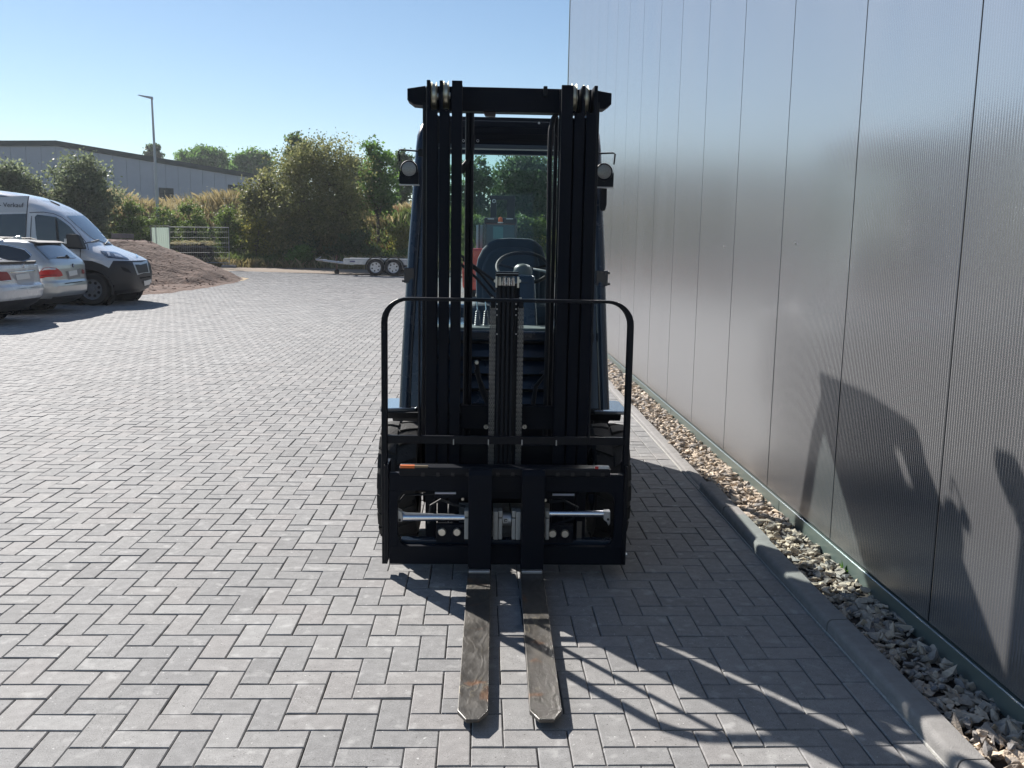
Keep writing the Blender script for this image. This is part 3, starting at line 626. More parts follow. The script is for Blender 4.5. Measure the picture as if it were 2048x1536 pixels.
# outer lift cylinders behind the channels, their hoses and the hose arch
YL = YM + .17
for a, r_ in ((933.3, .0105), (941.3, .0105)):
    x_ = q(a, 500, YL)[0]; MB().cyl((x_, YL, .35), (x_, YL, q(a, 226, YL)[1]), r_, 14).build('lift_cylinder', dark_paint, fl, smooth=True)
x_ = q(937.3, 500, YL)[0]; MB().cyl((x_, YL - .002, .6), (x_, YL - .002, 1.75), .0016, 6).build('pipe_edge', steel, fl)
MB().tube([(q(922, 345, YL)[0], YL, q(922, 345, YL)[1]), (q(929, 332, YL)[0], YL, q(929, 332, YL)[1]), (q(939, 318, YL)[0], YL, q(939, 318, YL)[1]), (q(946, 300, YL)[0], YL, q(946, 300, YL)[1]), (q(948, 270, YL)[0], YL, q(948, 270, YL)[1])], [.014, .016, .012, .007, .006], 10).build('hose', plastic, fl, smooth=True)
x_ = q(1098.5, 500, YL)[0]
MB().tube([(q(1115, 226, YL)[0], YL, q(1115, 226, YL)[1]), (q(1107, 236, YL)[0], YL, q(1107, 236, YL)[1]), (q(1101, 262, YL)[0], YL, q(1101, 262, YL)[1]), (q(1099.5, 310, YL)[0], YL, q(1099.5, 310, YL)[1]), (x_, YL, 1.2), (x_, YL, .5)], .0115, 12).build('lift_hose', plastic, fl, smooth=True)
x_ = q(1107.5, 500, YL)[0]; MB().cyl((x_, YL + .02, .3), (x_, YL + .02, q(1107, 232, YL)[1]), .010, 12).build('lift_cylinder', dark_paint, fl, smooth=True)
MB().tube([(q(1104, 250, YL)[0], YL - .02, q(1104, 250, YL)[1]), (q(1108, 268, YL)[0], YL - .02, q(1108, 268, YL)[1]), (q(1114, 276, YL)[0], YL - .02, q(1114, 276, YL)[1])], .002, 6).build('thin_cable', plastic, fl, smooth=True)
MB().cyl((q(1111.5, 500, YL)[0], YL - .03, .75), (q(1111.5, 500, YL)[0], YL - .03, 1.28), .0014, 6).build('pipe_edge', zinc, fl)
for pts in (([(921, 512), (950, 535), (985, 560), (1000, 566)]), ([(921, 530), (955, 560), (980, 590), (992, 600)]), ([(925, 520), (960, 548), (992, 585)])):
    MB().tube([(q(a, c, YL - .05)[0], YL + .1 - .12 * i / 3, q(a, c, YL - .05)[1]) for i, (a, c) in enumerate(pts)], .007, 8).build('hose', plastic, fl, smooth=True)
for pts in (([(952, 722), (958, 760), (975, 800), (990, 830)]), ([(1112, 770), (1090, 752), (1072, 775), (1066, 815)]), ([(952, 740), (966, 790), (978, 815)])):
    MB().tube([(q(a, c, YL)[0], YL + .03, q(a, c, YL)[1]) for i, (a, c) in enumerate(pts)], .011, 8).build('hose', plastic, fl, smooth=True)
p = q(953.5, 725, YL); MB().lathe([(0, .0001), (0, .008), (.01, .010)], (p[0], YL - .01, p[1]), 'y', 8).build('hose_fitting', zinc, fl)
# --- work lamps with wire guards
for s_, a, py in ((-1, 818, 338), (1, 1208.5, 343.5)):
    Yl = 4.66; p = q(a, py, Yl); x_, z_ = p
    hs = MB(); 
    hs.lathe([(0, .036), (-.004, .041), (.008, .044), (.05, .036), (.065, .02), (.066, .0001)], (x_, Yl, z_), 'y', 28)
    h = hs.build('work_lamp', plastic, fl, smooth=True)
    MB().lathe([(.0, .0001), (-.001, .02), (.001, .0355)], (x_, Yl - .0035, z_), 'y', 28).build('lamp_lens', lens, h, smooth=True)
    MB().prism([(x_ - .048, z_ - .002), (x_ - .048, z_ - .068), (x_ - .040, z_ - .074), (x_ + .045, z_ - .074), (x_ + .048, z_ - .066), (x_ + .048, z_ - .002), (x_ + .036, z_ - .028), (x_, z_ - .045), (x_ - .036, z_ - .028)], 'y', Yl - .002, Yl + .03).build('lamp_bracket', plastic, h)
    wbox('lamp_foot', x_ - .05, x_ + .05, Yl - .012, Yl + .03, z_ - .079, z_ - .074, steel, .001, h)
    sp = -s_; MB().tube([(x_ + s_ * .046, Yl - .01, z_ + .035), (x_ + s_ * .050, Yl - .012, z_ + .085), (x_ + s_ * .040, Yl - .012, z_ + .091), (x_ - s_ * .055, Yl - .005, z_ + .086)], .0042, 8).build('lamp_guard', plastic, h, smooth=True)
    fbox('lamp_arm', *((836, 852) if s_ < 0 else (1183, 1198)), *((297, 312) if s_ < 0 else (303, 318)), Yl - .01, Yl + .03, dark_paint)
# mirror hanging on the right pillar
p0, p1 = q(1201, 376, 4.8), q(1213, 422, 4.8)
MB().prism([(p0[0], p0[1]), (p1[0], p0[1]), (p1[0] + .001, p1[1] + .03), (p1[0] - .008, p1[1]), (p0[0] + .006, p1[1] + .004), (p0[0], p1[1] + .03)], 'y', 4.8, 4.84).build('mirror', plastic, fl, bevel=.006)
# --- cab: overhead guard, pillars, glass
LP = [(-.272, 5.10, 2.158), (-.300, 5.06, 2.125), (-.328, 5.0, 2.06), (-.346, 4.97, 1.97), (-.378, 4.86, 1.47), (-.402, 4.76, .95), (-.412, 4.70, .655)]
RP = [(.560, 5.10, 2.172), (.588, 5.06, 2.14), (.612, 5.0, 2.08), (.630, 4.97, 1.99), (.655, 4.86, 1.47), (.672, 4.76, .95), (.685, 4.70, .655)]
for P_, s_ in ((LP, 1), (RP, -1)):
    pth = [(P_[0][0] - .028 * s_, 6.07, 2.205), (P_[0][0] - .016 * s_, 5.5, 2.205)] + P_
    sm = []                                            # round the bends
    for i in range(len(pth) - 1):
        for t in (0, .5): sm.append(tuple(np.array(pth[i]) * (1 - t) + np.array(pth[i + 1]) * t))
    sm.append(pth[-1])
    MB().tube([(x_ + .030 * s_ * min(1, max(.05, (2.2 - z_) / .25)), y_, z_) for x_, y_, z_ in sm], .031, 16).build('guard_pillar', cab_paint, fl, smooth=True)
    MB().hexa([(P_[3][0] + .050 * s_, 4.93, 1.98), (P_[3][0] + .095 * s_, 4.93, 1.98), (P_[3][0] + .095 * s_, 4.99, 1.98), (P_[3][0] + .050 * s_, 4.99, 1.98)][::1][:0] or
              [(P_[6][0] + .050 * s_, 4.69, .66), (P_[6][0] + .115 * s_, 4.69, .66), (P_[6][0] + .115 * s_, 4.75, .66), (P_[6][0] + .050 * s_, 4.75, .66),
               (P_[3][0] + .052 * s_, 4.95, 2.0), (P_[3][0] + .080 * s_, 4.95, 2.0), (P_[3][0] + .080 * s_, 5.0, 2.0), (P_[3][0] + .052 * s_, 5.0, 2.0)]).build('screen_frame', cab_paint, fl, bevel=.004)
    MB().tube([(P_[0][0] + .02 * s_, 6.06, 2.17), (P_[1][0] + .02 * s_, 6.13, 1.9), (P_[2][0] + .0 * s_, 6.20, 1.25), (P_[2][0], 6.25, .95)], .036, 12).build('rear_pillar', cab_paint, fl, smooth=True)
    hx = (808, 829) if s_ > 0 else (1192, 1216); hy_ = (535, 566) if s_ > 0 else (541, 572)
    fbox('hinge_plate', *hx, *hy_, 4.80, 4.83, cab_paint, .003)
    bx_ = hx[0] - 1.5 if s_ > 0 else hx[1] + 1.5
    for py in (hy_[0] + 5, hy_[1] - 4):
        p = q(bx_, py, 4.815); MB().lathe([(-.006, .0001), (-.006, .006), (.006, .006), (.006, .0001)], (p[0], 4.815, p[1]), 'x', 8).build('bolt', black_trim, fl)
z1_, z0_ = q(1010, 243, 5.08)[1], q(1010, 299, 5.08)[1]
fr = wbox('roof_front', -.285, .565, 5.06, 5.12, z0_ + .022, z1_, dark_paint, .006)
for k, (a, c) in enumerate(((.112, .118), (.080, .084), (.050, .054))): wbox('roof_rib', -.28, .56, 5.054, 5.0602, z0_ + a, z0_ + c, mast_paint, .001, fr)
wbox('roof_lip', -.28, .56, 5.045, 5.12, z0_, z0_ + .021, mat('roof_lip_paint', (.06, .06, .07), .35), .003)
for a, py in ((1078, 246), ): 
    p = q(a, py, 5.055); MB().lathe([(0, .0001), (0, .006)], (p[0], 5.055, p[1]), 'y', 10).build('rivet_or_hole', white_print, fr)  # white disc painted in for the bright hole in the roof front
for a, py in ((927, 281), (955.5, 281)):
    p = q(a, py, 5.04); MB().lathe([(0, .004), (0, .007), (.014, .0075)], (p[0], 5.044, p[1]), 'y', 12).build('bolt', steel, fl)
for (x0_, x1_, a, c) in ((-.27, .575, 5.12, 5.28), (-.27, .575, 5.38, 5.57), (-.27, .575, 5.60, 6.09), (-.27, .38, 5.282, 5.378), (.50, .575, 5.282, 5.378), (-.27, .24, 5.572, 5.598), (.47, .575, 5.572, 5.598)):
    wbox('roof_bar', x0_, x1_, a, c, 2.155, 2.185, dark_paint, .002)
wbox('roof_rear', -.27, .55, 6.06, 6.13, 2.08, 2.18, dark_paint, .01)
MB().add([(-.285, 4.76, 1.06), (.595, 4.76, 1.06), (.552, 5.0, 2.03), (-.262, 5.0, 2.03)], [(0, 1, 2, 3)]).build('windscreen', cab_glass, fl)
MB().add([(-.285, 6.20, 1.25), (.585, 6.20, 1.25), (.555, 6.07, 2.1), (-.265, 6.07, 2.1)], [(0, 1, 2, 3)]).build('rear_window', cab_glass, fl)
wbox('window_sill', -.30, .60, 4.745, 4.80, 1.005, 1.056, cab_paint, .008)
ledge = wbox('dash_ledge', -.27, .57, 4.80, 4.98, 1.00, 1.07, mat('ledge_grey', (.10, .12, .12), .5), .01)
# louvred front plate below the screen
for k, (a, c) in enumerate(((665, 678), (688, 713), (722, 746), (752, 776), (784, 806))):
    x0_, x1_ = q(848, a, 4.78)[0], q(1186, a, 4.78)[0]; za, zc_ = q(1010, a, 4.78)[1], q(1010, c, 4.78)[1]
    MB().hexa([(x0_, 4.755, zc_), (x1_, 4.755, zc_), (x1_, 4.785, zc_), (x0_, 4.785, zc_), (x0_, 4.80, za), (x1_, 4.80, za), (x1_, 4.83, za), (x0_, 4.83, za)]).build('front_slat', cab_paint, fl, bevel=.003)
wbox('front_bulkhead', -.33, .62, 4.84, 4.87, .30, 1.0, dark_paint, .003)
wbox('chassis', -.29, .575, 4.72, 6.5, .14, .60, dark_paint, .01)
wbox('floor_plate', -.40, .68, 4.88, 5.35, .58, .66, dark_paint, .01)
# fender plates that mirror the sky
for nm, poly in (('left', [(-.522, 4.80), (-.522, 5.11), (-.50, 5.14), (-.40, 5.14), (-.335, 4.95), (-.322, 4.86), (-.34, 4.835)]), ('right', [(.80, 4.79), (.80, 5.11), (.78, 5.14), (.68, 5.14), (.615, 4.95), (.602, 4.86), (.62, 4.80)])):
    MB().prism(poly, 'z', .612, .632).build('fender_step', mat('glossy_fender', (.34, .37, .40), .12, .7, coat=.5), fl, bevel=.005)
    a, c = (-.50, -.32) if nm == 'left' else (.60, .765)
    MB().prism([(4.80, .612), (5.12, .612), (5.35, .50), (5.35, .35), (5.30, .35), (5.28, .47), (5.1, .57), (4.83, .572)], 'x', a, c).build('fender', plastic, fl, bevel=.004)
# --- wheels: front tyres with tread lugs, rear tyres
def tyre(cx0, cx1, cy, r, nl, name='front_tyre'):
    xm_ = (cx0 + cx1) / 2; h = (cx1 - cx0) / 2; c = (xm_, cy, r)
    o = MB().lathe([(-h * .92, r * .55), (-h, r * .75), (-h * .97, r * .90), (-h * .8, r * .955), (h * .8, r * .955), (h * .97, r * .90), (h, r * .75), (h * .92, r * .55)], c, 'x', 40).build(name, rubber, fl, smooth=True)
    MB().lathe([(-h * .85, r * .56), (-h * .6, r * .5), (-h * .6, .05), (-h * .75, .04), (-h * .75, .001)], c, 'x', 28).build('rim', cab_paint, o, smooth=True)
    lug = MB()
    for k in range(nl):                                # chunky blocks, each side offset by half a pitch
        for sd in (-1, 1):
            t0 = 2 * math.pi * (k + (.5 if sd > 0 else 0)) / nl; dt = 2 * math.pi / nl * .72
            xs_ = [0.06, .45, .96]; sk = [.5, .28, 0]
            vs = []
            for X_, sh_ in zip(xs_, sk):
                for t in (t0 + sh_ * dt, t0 + sh_ * dt + dt):
                    for rr in (r * .94, r if X_ < .9 else r * .975):
                        vs.append((xm_ + sd * h * X_, cy + rr * math.cos(t), r + rr * math.sin(t)))
            fs = [(0, 1, 3, 2), (8, 10, 11, 9)]
            for s2 in (0, 4):
                fs += [(s2, s2 + 4, s2 + 5, s2 + 1), (s2 + 2, s2 + 3, s2 + 7, s2 + 6), (s2 + 1, s2 + 5, s2 + 7, s2 + 3)]
            lug.add(vs, fs)
    lug.build('tread', rubber, o)
    return o
tyre(-.490, -.300, 4.60, .300, 18); tyre(.580, .752, 4.60, .300, 18)
tyre(-.46, -.27, 6.42, .235, 16, 'rear_tyre'); tyre(.55, .74, 6.42, .235, 16, 'rear_tyre')
MB().cyl((-.40, 4.6, .3), (.68, 4.6, .3), .07, 16).build('axle', dark_paint, fl, smooth=True)
# --- body behind: battery hood, counterweight, seat, wheel
MB().prism([(5.42, .55), (6.3, .55), (6.3, .98), (6.1, 1.02), (5.5, 1.0), (5.42, .95)], 'x', -.36, .64).build('engine_hood', cab_paint, fl, bevel=.03)
MB().prism([(6.28, .22), (6.9, .28), (7.02, .5), (7.02, .92), (6.9, 1.06), (6.28, 1.10)], 'x', -.43, .71).build('counterweight', cab_paint, fl, bevel=.09, seg=4)
MB().prism([(5.50, 1.02), (5.95, 1.02), (5.95, 1.12), (5.86, 1.16), (5.52, 1.15), (5.48, 1.09)], 'x', -.06, .42).build('seat', seat_mat, fl, bevel=.03, seg=3)
a = [(-.02, 1.12), (-.028, 1.35), (-.015, 1.42), (.012, 1.475), (.05, 1.515), (.10, 1.538), (.17, 1.545), (.29, 1.543), (.335, 1.53), (.375, 1.495), (.40, 1.43), (.41, 1.34), (.405, 1.12)]
MB().prism(a, 'y', 5.62, 5.70).build('backrest', seat_mat, fl, bevel=.025, seg=3)
MB().prism([(x_ * .82 + .03, 1.15 + (z_ - 1.12) * .8) for x_, z_ in a], 'y', 5.595, 5.63).build('seat_padding', seat_mat, fl, bevel=.02, seg=3)
wc = Vector((.245, 5.25, 1.375)); ax_ = Vector((0, -.55, .83)); u_ = Vector((1, 0, 0)); v_ = ax_.cross(u_).normalized()
ring = [wc + (u_ * math.cos(t) + v_ * math.sin(t)) * .150 for t in np.linspace(0, 2 * math.pi, 41)]
sw = MB().tube(ring, .0105, 10, cap=False).build('steering_wheel', plastic, fl, smooth=True)
for t in (.2, 2.94, 4.71): MB().tube([wc - ax_ * .02, wc + (u_ * math.cos(t) + v_ * math.sin(t)) * .148], .008, 8).build('spoke', plastic, sw, smooth=True)
MB().lathe([(-.06, .05), (-.01, .055), (.012, .05), (.028, .032), (.033, .001)], (wc.x - .002, wc.y + .005, wc.z - .01), 'z', 24).build('wheel_hub', mat('hub_grey', (.15, .165, .16), .4), sw, smooth=True)
MB().hexa([(.165, 5.0, .95), (.325, 5.0, .95), (.325, 5.2, .95), (.165, 5.2, .95), (.185, 5.13, 1.335), (.305, 5.13, 1.335), (.305, 5.30, 1.345), (.185, 5.30, 1.345)]).build('steering_column', cab_paint, fl, bevel=.015)
MB().tube([(.30, 5.18, 1.37), (.36, 5.12, 1.36), (.385, 5.1, 1.345)], [.006, .008, .010], 8).build('direction_lever', alu, sw, smooth=True)
wbox('dash_panel', -.28, .56, 4.98, 5.06, .70, 1.04, cab_paint, .01)
for a in (955, 972):                                   # rubber gaiters of the two levers
    p = q(a, 648, 4.92); prof = []
    for k in range(8): prof += [(k * .010, .019 - k * .0009), (k * .010 + .005, .0145 - k * .0009)]
    o = MB().lathe(prof + [(.082, .004), (.083, .001)], (p[0], 4.92, p[1] - .005), 'z', 18).build('lever_gaiter', mat('grey_rubber', (.11, .12, .15), .45), fl, smooth=True)
    MB().tube([(p[0], 4.92, p[1] + .07), (p[0] - .006, 4.93, p[1] + .13)], .004, 8).build('lever', chrome, o, smooth=True)
MB().tube([(.33, 5.12, .62), (.36, 5.05, .80), (.37, 5.0, .86)], .012, 8).build('pedal_arm', dark_paint, fl, smooth=True)

# ================================================================== FAR BUILDING
hg = mat('far_cladding', (.40, .425, .48), .6, .1, .05, 1.5)
dg = mat('dark_green_metal', (.004, .020, .016), .5, 0, .1, 2)
D0 = 80.; p0 = PY(110, 281, D0); th = math.radians(40); ud = np.array([math.cos(th), math.sin(th), 0]); nd = np.array([-math.sin(th), math.cos(th), 0])
fb = thing('industrial_hall', 'long grey hall with dark green roof edge and low gable behind the bushes', 'building', (p0[0], p0[1], 2.2))
def fpt(s_, z_, d=0): v_ = np.array([p0[0], p0[1], 0]) + ud * s_ - nd * d; return (v_[0], v_[1], z_)
zr = p0[2]; SL = .089
pw = 1.15; sx = -23.; k = 0; pm = {}
while sx < 21.5:                                      # cladding bays, each a panel of its own
    a, c = sx + .012, sx + pw - .012; za, zc_ = zr - .42 - abs(a) * SL, zr - .42 - abs(c) * SL
    m = MB().hexa([fpt(a, 1.6, .06), fpt(c, 1.6, .06), fpt(c, 1.6, 0), fpt(a, 1.6, 0), fpt(a, za, .06), fpt(c, zc_, .06), fpt(c, zc_, 0), fpt(a, za, 0)])
    m.build('cladding_panel', hg, fb); sx += pw
MB().hexa([fpt(-23, 1.5, -.01), fpt(0, 1.5, -.01), fpt(0, 1.5, -.5), fpt(-23, 1.5, -.5), fpt(-23, zr - .5 - 23 * SL, -.01), fpt(0, zr - .5, -.01), fpt(0, zr - .5, -.5), fpt(-23, zr - .5 - 23 * SL, -.5)]).build('wall', mat('hall_wall', (.16, .165, .18), .8), fb)
MB().hexa([fpt(0, 1.5, -.01), fpt(21.5, 1.5, -.01), fpt(21.5, 1.5, -.5), fpt(0, 1.5, -.5), fpt(0, zr - .5, -.01), fpt(21.5, zr - .5 - 21.5 * SL, -.01), fpt(21.5, zr - .5 - 21.5 * SL, -.5), fpt(0, zr - .5, -.5)]).build('wall', mat('hall_wall', (0, 0, 0)), fb)
for a, c in ((-23.3, 0), (0, 21.9)):
    za, zc_ = zr - abs(a) * SL, zr - abs(c) * SL
    MB().hexa([fpt(a, za - .45, .18), fpt(c, zc_ - .45, .18), fpt(c, zc_ - .45, -1), fpt(a, za - .45, -1), fpt(a, za, .18), fpt(c, zc_, .18), fpt(c, zc_, -1), fpt(a, za, -1)]).build('roof_edge', dg, fb)
    MB().hexa([fpt(a, za - .2, -1), fpt(c, zc_ - .2, -1), fpt(c, zc_ - .2, -40), fpt(a, za - .2, -40), fpt(a, za - .05, -1), fpt(c, zc_ - .05, -1), fpt(c, zc_ - .05, -40), fpt(a, za - .05, -40)]).build('roof', dg, fb)
MB().hexa([fpt(21.3, 1.5, -.5), fpt(21.5, 1.5, -.5), fpt(21.5, 1.5, -40), fpt(21.3, 1.5, -40), fpt(21.3, 6, -.5), fpt(21.5, 6, -.5), fpt(21.5, 6, -40), fpt(21.3, 6, -40)]).build('side_wall', hg, fb)
def s_at(px):                                          # where a photo column meets the gable plane
    r = _ray(px, 400); A = np.array([[r[0], -ud[0]], [r[1], -ud[1]]]); t = np.linalg.solve(A, p0[:2]); return t[1]
def z_at(px, py):
    s_ = s_at(px); v_ = fpt(s_, 0); r = _ray(px, py); return CAMH + r[2] * v_[1] / r[1]
for a, c, py in ((318, 347, 376), (456, 486, 370)):
    sa, sc = s_at(a), s_at(c); zt_ = z_at((a + c) / 2, py)
    d = MB().hexa([fpt(sa, 1.6, .10), fpt(sc, 1.6, .10), fpt(sc, 1.6, .061), fpt(sa, 1.6, .061), fpt(sa, zt_, .10), fpt(sc, zt_, .10), fpt(sc, zt_, .061), fpt(sa, zt_, .061)]).build('door', dg, fb)
    for k in range(4): 
        zz_ = zt_ - .5 - k * .55; MB().hexa([fpt(sa + .05, zz_ - .03, .12), fpt(sc - .05, zz_ - .03, .12), fpt(sc - .05, zz_ - .03, .1), fpt(sa + .05, zz_ - .03, .1), fpt(sa + .05, zz_, .12), fpt(sc - .05, zz_, .12), fpt(sc - .05, zz_, .1), fpt(sa + .05, zz_, .1)]).build('door_seam', joint_mat, d)

# ================================================================== VEGETATION
def leaves(name, m, clumps, nper, leaf, parent=None, seed=0, flat=.8, kind=None, spread=.32):
    """leaf-sized faces scattered round many twig ends; tone: a value per twig plus one per leaf"""
    r = np.random.default_rng(seed); C_ = np.repeat(clumps[:, :3], nper, 0); n_ = len(C_)
    rad = np.repeat(clumps[:, 3], nper)[:, None]
    P = C_ + r.normal(0, 1, (n_, 3)) * rad * spread * 1.6 * np.array([1, 1, flat])
    a = r.normal(size=(n_, 3)); a /= np.linalg.norm(a, axis=1)[:, None]; b_ = np.cross(a, r.normal(size=(n_, 3))); b_ /= np.linalg.norm(b_, axis=1)[:, None]
    s_ = leaf * r.uniform(.55, 1.3, (n_, 1)); a = a * s_; b_ = b_ * s_ * r.uniform(.45, .7, (n_, 1))
    V = np.stack([P - a, P + b_, P + a, P - b_], 1).reshape(-1, 3); Fq = np.arange(n_ * 4).reshape(-1, 4)
    tw = np.clip(np.repeat(r.random(len(clumps)), nper) * .62 + r.random(n_) * .38, 0, 1)
    return np_mesh(name, V, Fq, m, parent, tw, kind)
def clump_cloud(blobs, n_, seed, cr=.35):
    r = np.random.default_rng(seed); w = np.array([b[3] * b[4] * b[5] for b in blobs]) ** .75; w /= w.sum(); out = []
    for k, b in zip(r.multinomial(n_, w), blobs):
        d = r.normal(size=(k, 3)); d /= np.linalg.norm(d, axis=1)[:, None]; rr = r.uniform(.25, 1, (k, 1)) ** .6 * (1 + .24 * r.normal(size=(k, 1)))
        out.append(np.concatenate([np.array(b[:3]) + d * rr * np.array(b[3:6]), np.full((k, 1), cr) * r.uniform(.6, 1.5, (k, 1))], 1))
    return np.concatenate(out)
bark = mat('bark', (.09, .07, .055), .9, 0, .4, 6, .6, 20)
LM = {'grey_green': leaf_mat('leaf_grey_green', [(.085, .105, .062), (.130, .160, .090), (.190, .225, .125), (.30, .34, .21)], .55),
      'olive': leaf_mat('leaf_olive', [(.085, .105, .042), (.140, .155, .060), (.210, .215, .085), (.30, .29, .13)], .55),
      'fresh': leaf_mat('leaf_fresh', [(.050, .105, .024), (.085, .170, .038), (.135, .24, .055), (.20, .31, .09)], .55),
      'dark': leaf_mat('leaf_dark', [(.045, .080, .040), (.075, .120, .055), (.105, .165, .070), (.16, .23, .11)], .55),
      'broom': leaf_mat('leaf_broom', [(.060, .095, .026), (.095, .145, .036), (.14, .195, .05), (.22, .27, .08)], .5),
      'yellow': leaf_mat('leaf_yellow', [(.12, .13, .03), (.19, .19, .04), (.26, .25, .05), (.33, .30, .08)], .5)}
def tree(name, label, cat, px0, px1, py0, py1, Yd, kind, seed, nb=9, dens=1., leaf=.085, group=None, depth=.8, trunk=True, rag=.22):
    """crown fills the photo window px0..px1 / py0..py1 at distance Yd"""
    a, c = PY(px0, (py0 + py1) / 2, Yd), PY(px1, (py0 + py1) / 2, Yd); top, bot = PY((px0 + px1) / 2, py0, Yd)[2], PY((px0 + px1) / 2, py1, Yd)[2]
    cx_, w_, h_ = (a[0] + c[0]) / 2, (c[0] - a[0]) / 2, (top - bot) / 2; base = float(terr(cx_, Yd)); r = np.random.default_rng(seed)
    t = thing(name, label, cat, (cx_, Yd, base), group); blobs = []
    for k in range(nb):
        f_ = (k + .5) / nb; z_ = bot + 2 * h_ * (.12 + .80 * f_); ww = math.sqrt(max(.1, 1 - (1.7 * (f_ - .45)) ** 2)); ang = k * 2.4 + seed
        rr = r.uniform(.34, .52) * (1 - .35 * f_)
        blobs.append((cx_ + math.cos(ang) * w_ * ww * (1 - rr) * .85, Yd + math.sin(ang) * w_ * depth * ww * (1 - rr) * .8, z_, w_ * rr * 1.25, w_ * rr * depth * 1.2, h_ * rr * .85))
    blobs.append((cx_, Yd, bot + h_ * .9, w_ * .6, w_ * .55 * depth, h_ * .8)); blobs.append((cx_ + w_ * r.uniform(-.3, .3), Yd, top - h_ * .3, w_ * .3, w_ * .3, h_ * .32))
    vol = w_ * w_ * h_; n_ = int(np.clip(105 * vol ** .66 * dens, 70, 1100))
    cl = clump_cloud(blobs, n_, seed, .30 * max(.7, min(w_, 2.2) / 1.6)); cl[:, 2] = np.maximum(cl[:, 2], base + .1)
    leaves('crown', LM[kind], cl, 26 if leaf > .07 else 40, leaf, t, seed, spread=rag + .14)
    if trunk:
        m = MB(); lean = r.uniform(-.2, .2)
        tp = [(cx_, Yd, base - .1), (cx_ + lean * .4, Yd, base + (bot - base) * .6 + h_ * .3), (cx_ + lean, Yd, bot + h_)]
        m.tube(tp, [.05 + .035 * w_, .04 + .025 * w_, .02 + .01 * w_], 8)
        for b in blobs[:9]: m.tube([tp[1], ((tp[1][0] + b[0]) / 2, (tp[1][1] + b[1]) / 2, (tp[1][2] + b[2]) / 2 + .15), (b[0], b[1], b[2])], [.03 + .012 * w_, .02 + .008 * w_, .008], 6)
        for i in range(0, len(cl), 4):
            b = blobs[min(int(np.argmin([((cl[i, :3] - np.array(b_[:3])) ** 2).sum() for b_ in blobs])), len(blobs) - 1)]
            m.tube([(b[0], b[1], b[2]), tuple(cl[i, :3])], [.012, .004], 4, cap=False)
        m.build('trunk', bark, t, smooth=True)
    return t
TG = 'trees and bushes on the bank beyond the yard'
tree('bush', 'broad grey-green bush rising behind the white van roof, nearer its bonnet', 'bush', 88, 240, 312, 475, 44.5, 'grey_green', 1, 12, 1.5, group=TG)
tree('bush', 'grey-green bush at the left edge of the photo above the van roof', 'bush', -60, 110, 332, 450, 43.5, 'grey_green', 2, 10, 1.4, group=TG)
tree('bush', 'grey-green bush cut by the left photo border, further left of the van', 'bush', -230, -70, 330, 470, 44, 'grey_green', 3, 9, 1, group=TG)
tree('willow_bush', 'big olive willow bush, the widest crown at the middle of the bank', 'tree', 520, 752, 284, 520, 43.5, 'olive', 4, 18, 2.3, .065, group=TG)
tree('willow_bush', 'smaller olive bush on the left flank of the big willow bush', 'bush', 462, 572, 345, 500, 44, 'olive', 5, 9, 1.3, .08, group=TG)
tree('yellow_bush', 'small yellowish leaved bush low before the olive bushes', 'bush', 484, 545, 435, 525, 42.6, 'yellow', 6, 6, .8, .06, group=TG)
tree('maple_tree', 'fresh green young tree with bare trunk right of the big olive bush', 'tree', 708, 806, 283, 430, 44.5, 'fresh', 7, 10, 1.35, .09, group=TG)
tree('dark_tree', 'dark thin topped tree sticking out above the big olive bush', 'tree', 555, 640, 264, 360, 58, 'dark', 8, 7, 1, .1, group=TG)
tree('dark_tree', 'dark green tree squeezed between the young maple and the forklift cab', 'tree', 770, 840, 300, 420, 56, 'dark', 9, 7, 1.2, .1, group=TG)
tree('dark_tree', 'dark tree beyond the forklift, left of the tall one seen through its mast', 'tree', 900, 995, 312, 480, 49, 'dark', 10, 9, 1.2, .09, group=TG)
tree('oak_tree', 'tall dark green tree seen through the forklift mast on the right', 'tree', 968, 1140, 305, 480, 50, 'dark', 11, 13, 1.5, .1, group=TG)
tree('dark_tree', 'dark tree mostly hidden behind the right mast channels of the near forklift', 'tree', 1110, 1230, 320, 480, 55, 'dark', 12, 9, 1, .1, group=TG)
tree('oak_tree', 'dark tree mostly hidden behind the left mast channels of the near forklift', 'tree', 835, 925, 320, 470, 54, 'dark', 31, 9, 1, .1, group=TG)
tree('small_tree', 'tiny rounded treetop over the hall roof just left of the street lamp', 'tree', 287, 325, 290, 315, 122, 'dark', 13, 6, 1.2, .2, group=TG)
tree('sparse_tree', 'sparse young treetops showing over the right end of the hall roof', 'tree', 345, 470, 297, 350, 128, 'fresh', 14, 9, .9, .2, group=TG, rag=.3)
tree('sparse_tree', 'light green treetops between the hall roof end and the big willow bush', 'tree', 455, 555, 303, 380, 120, 'fresh', 15, 8, 1.1, .2, group=TG, rag=.3)
tree('sparse_tree', 'pale green small crown between the big olive bush and the young maple', 'tree', 655, 735, 318, 400, 62, 'grey_green', 16, 7, 1, .1, group=TG)
BG = 'low green bushes along the bank'
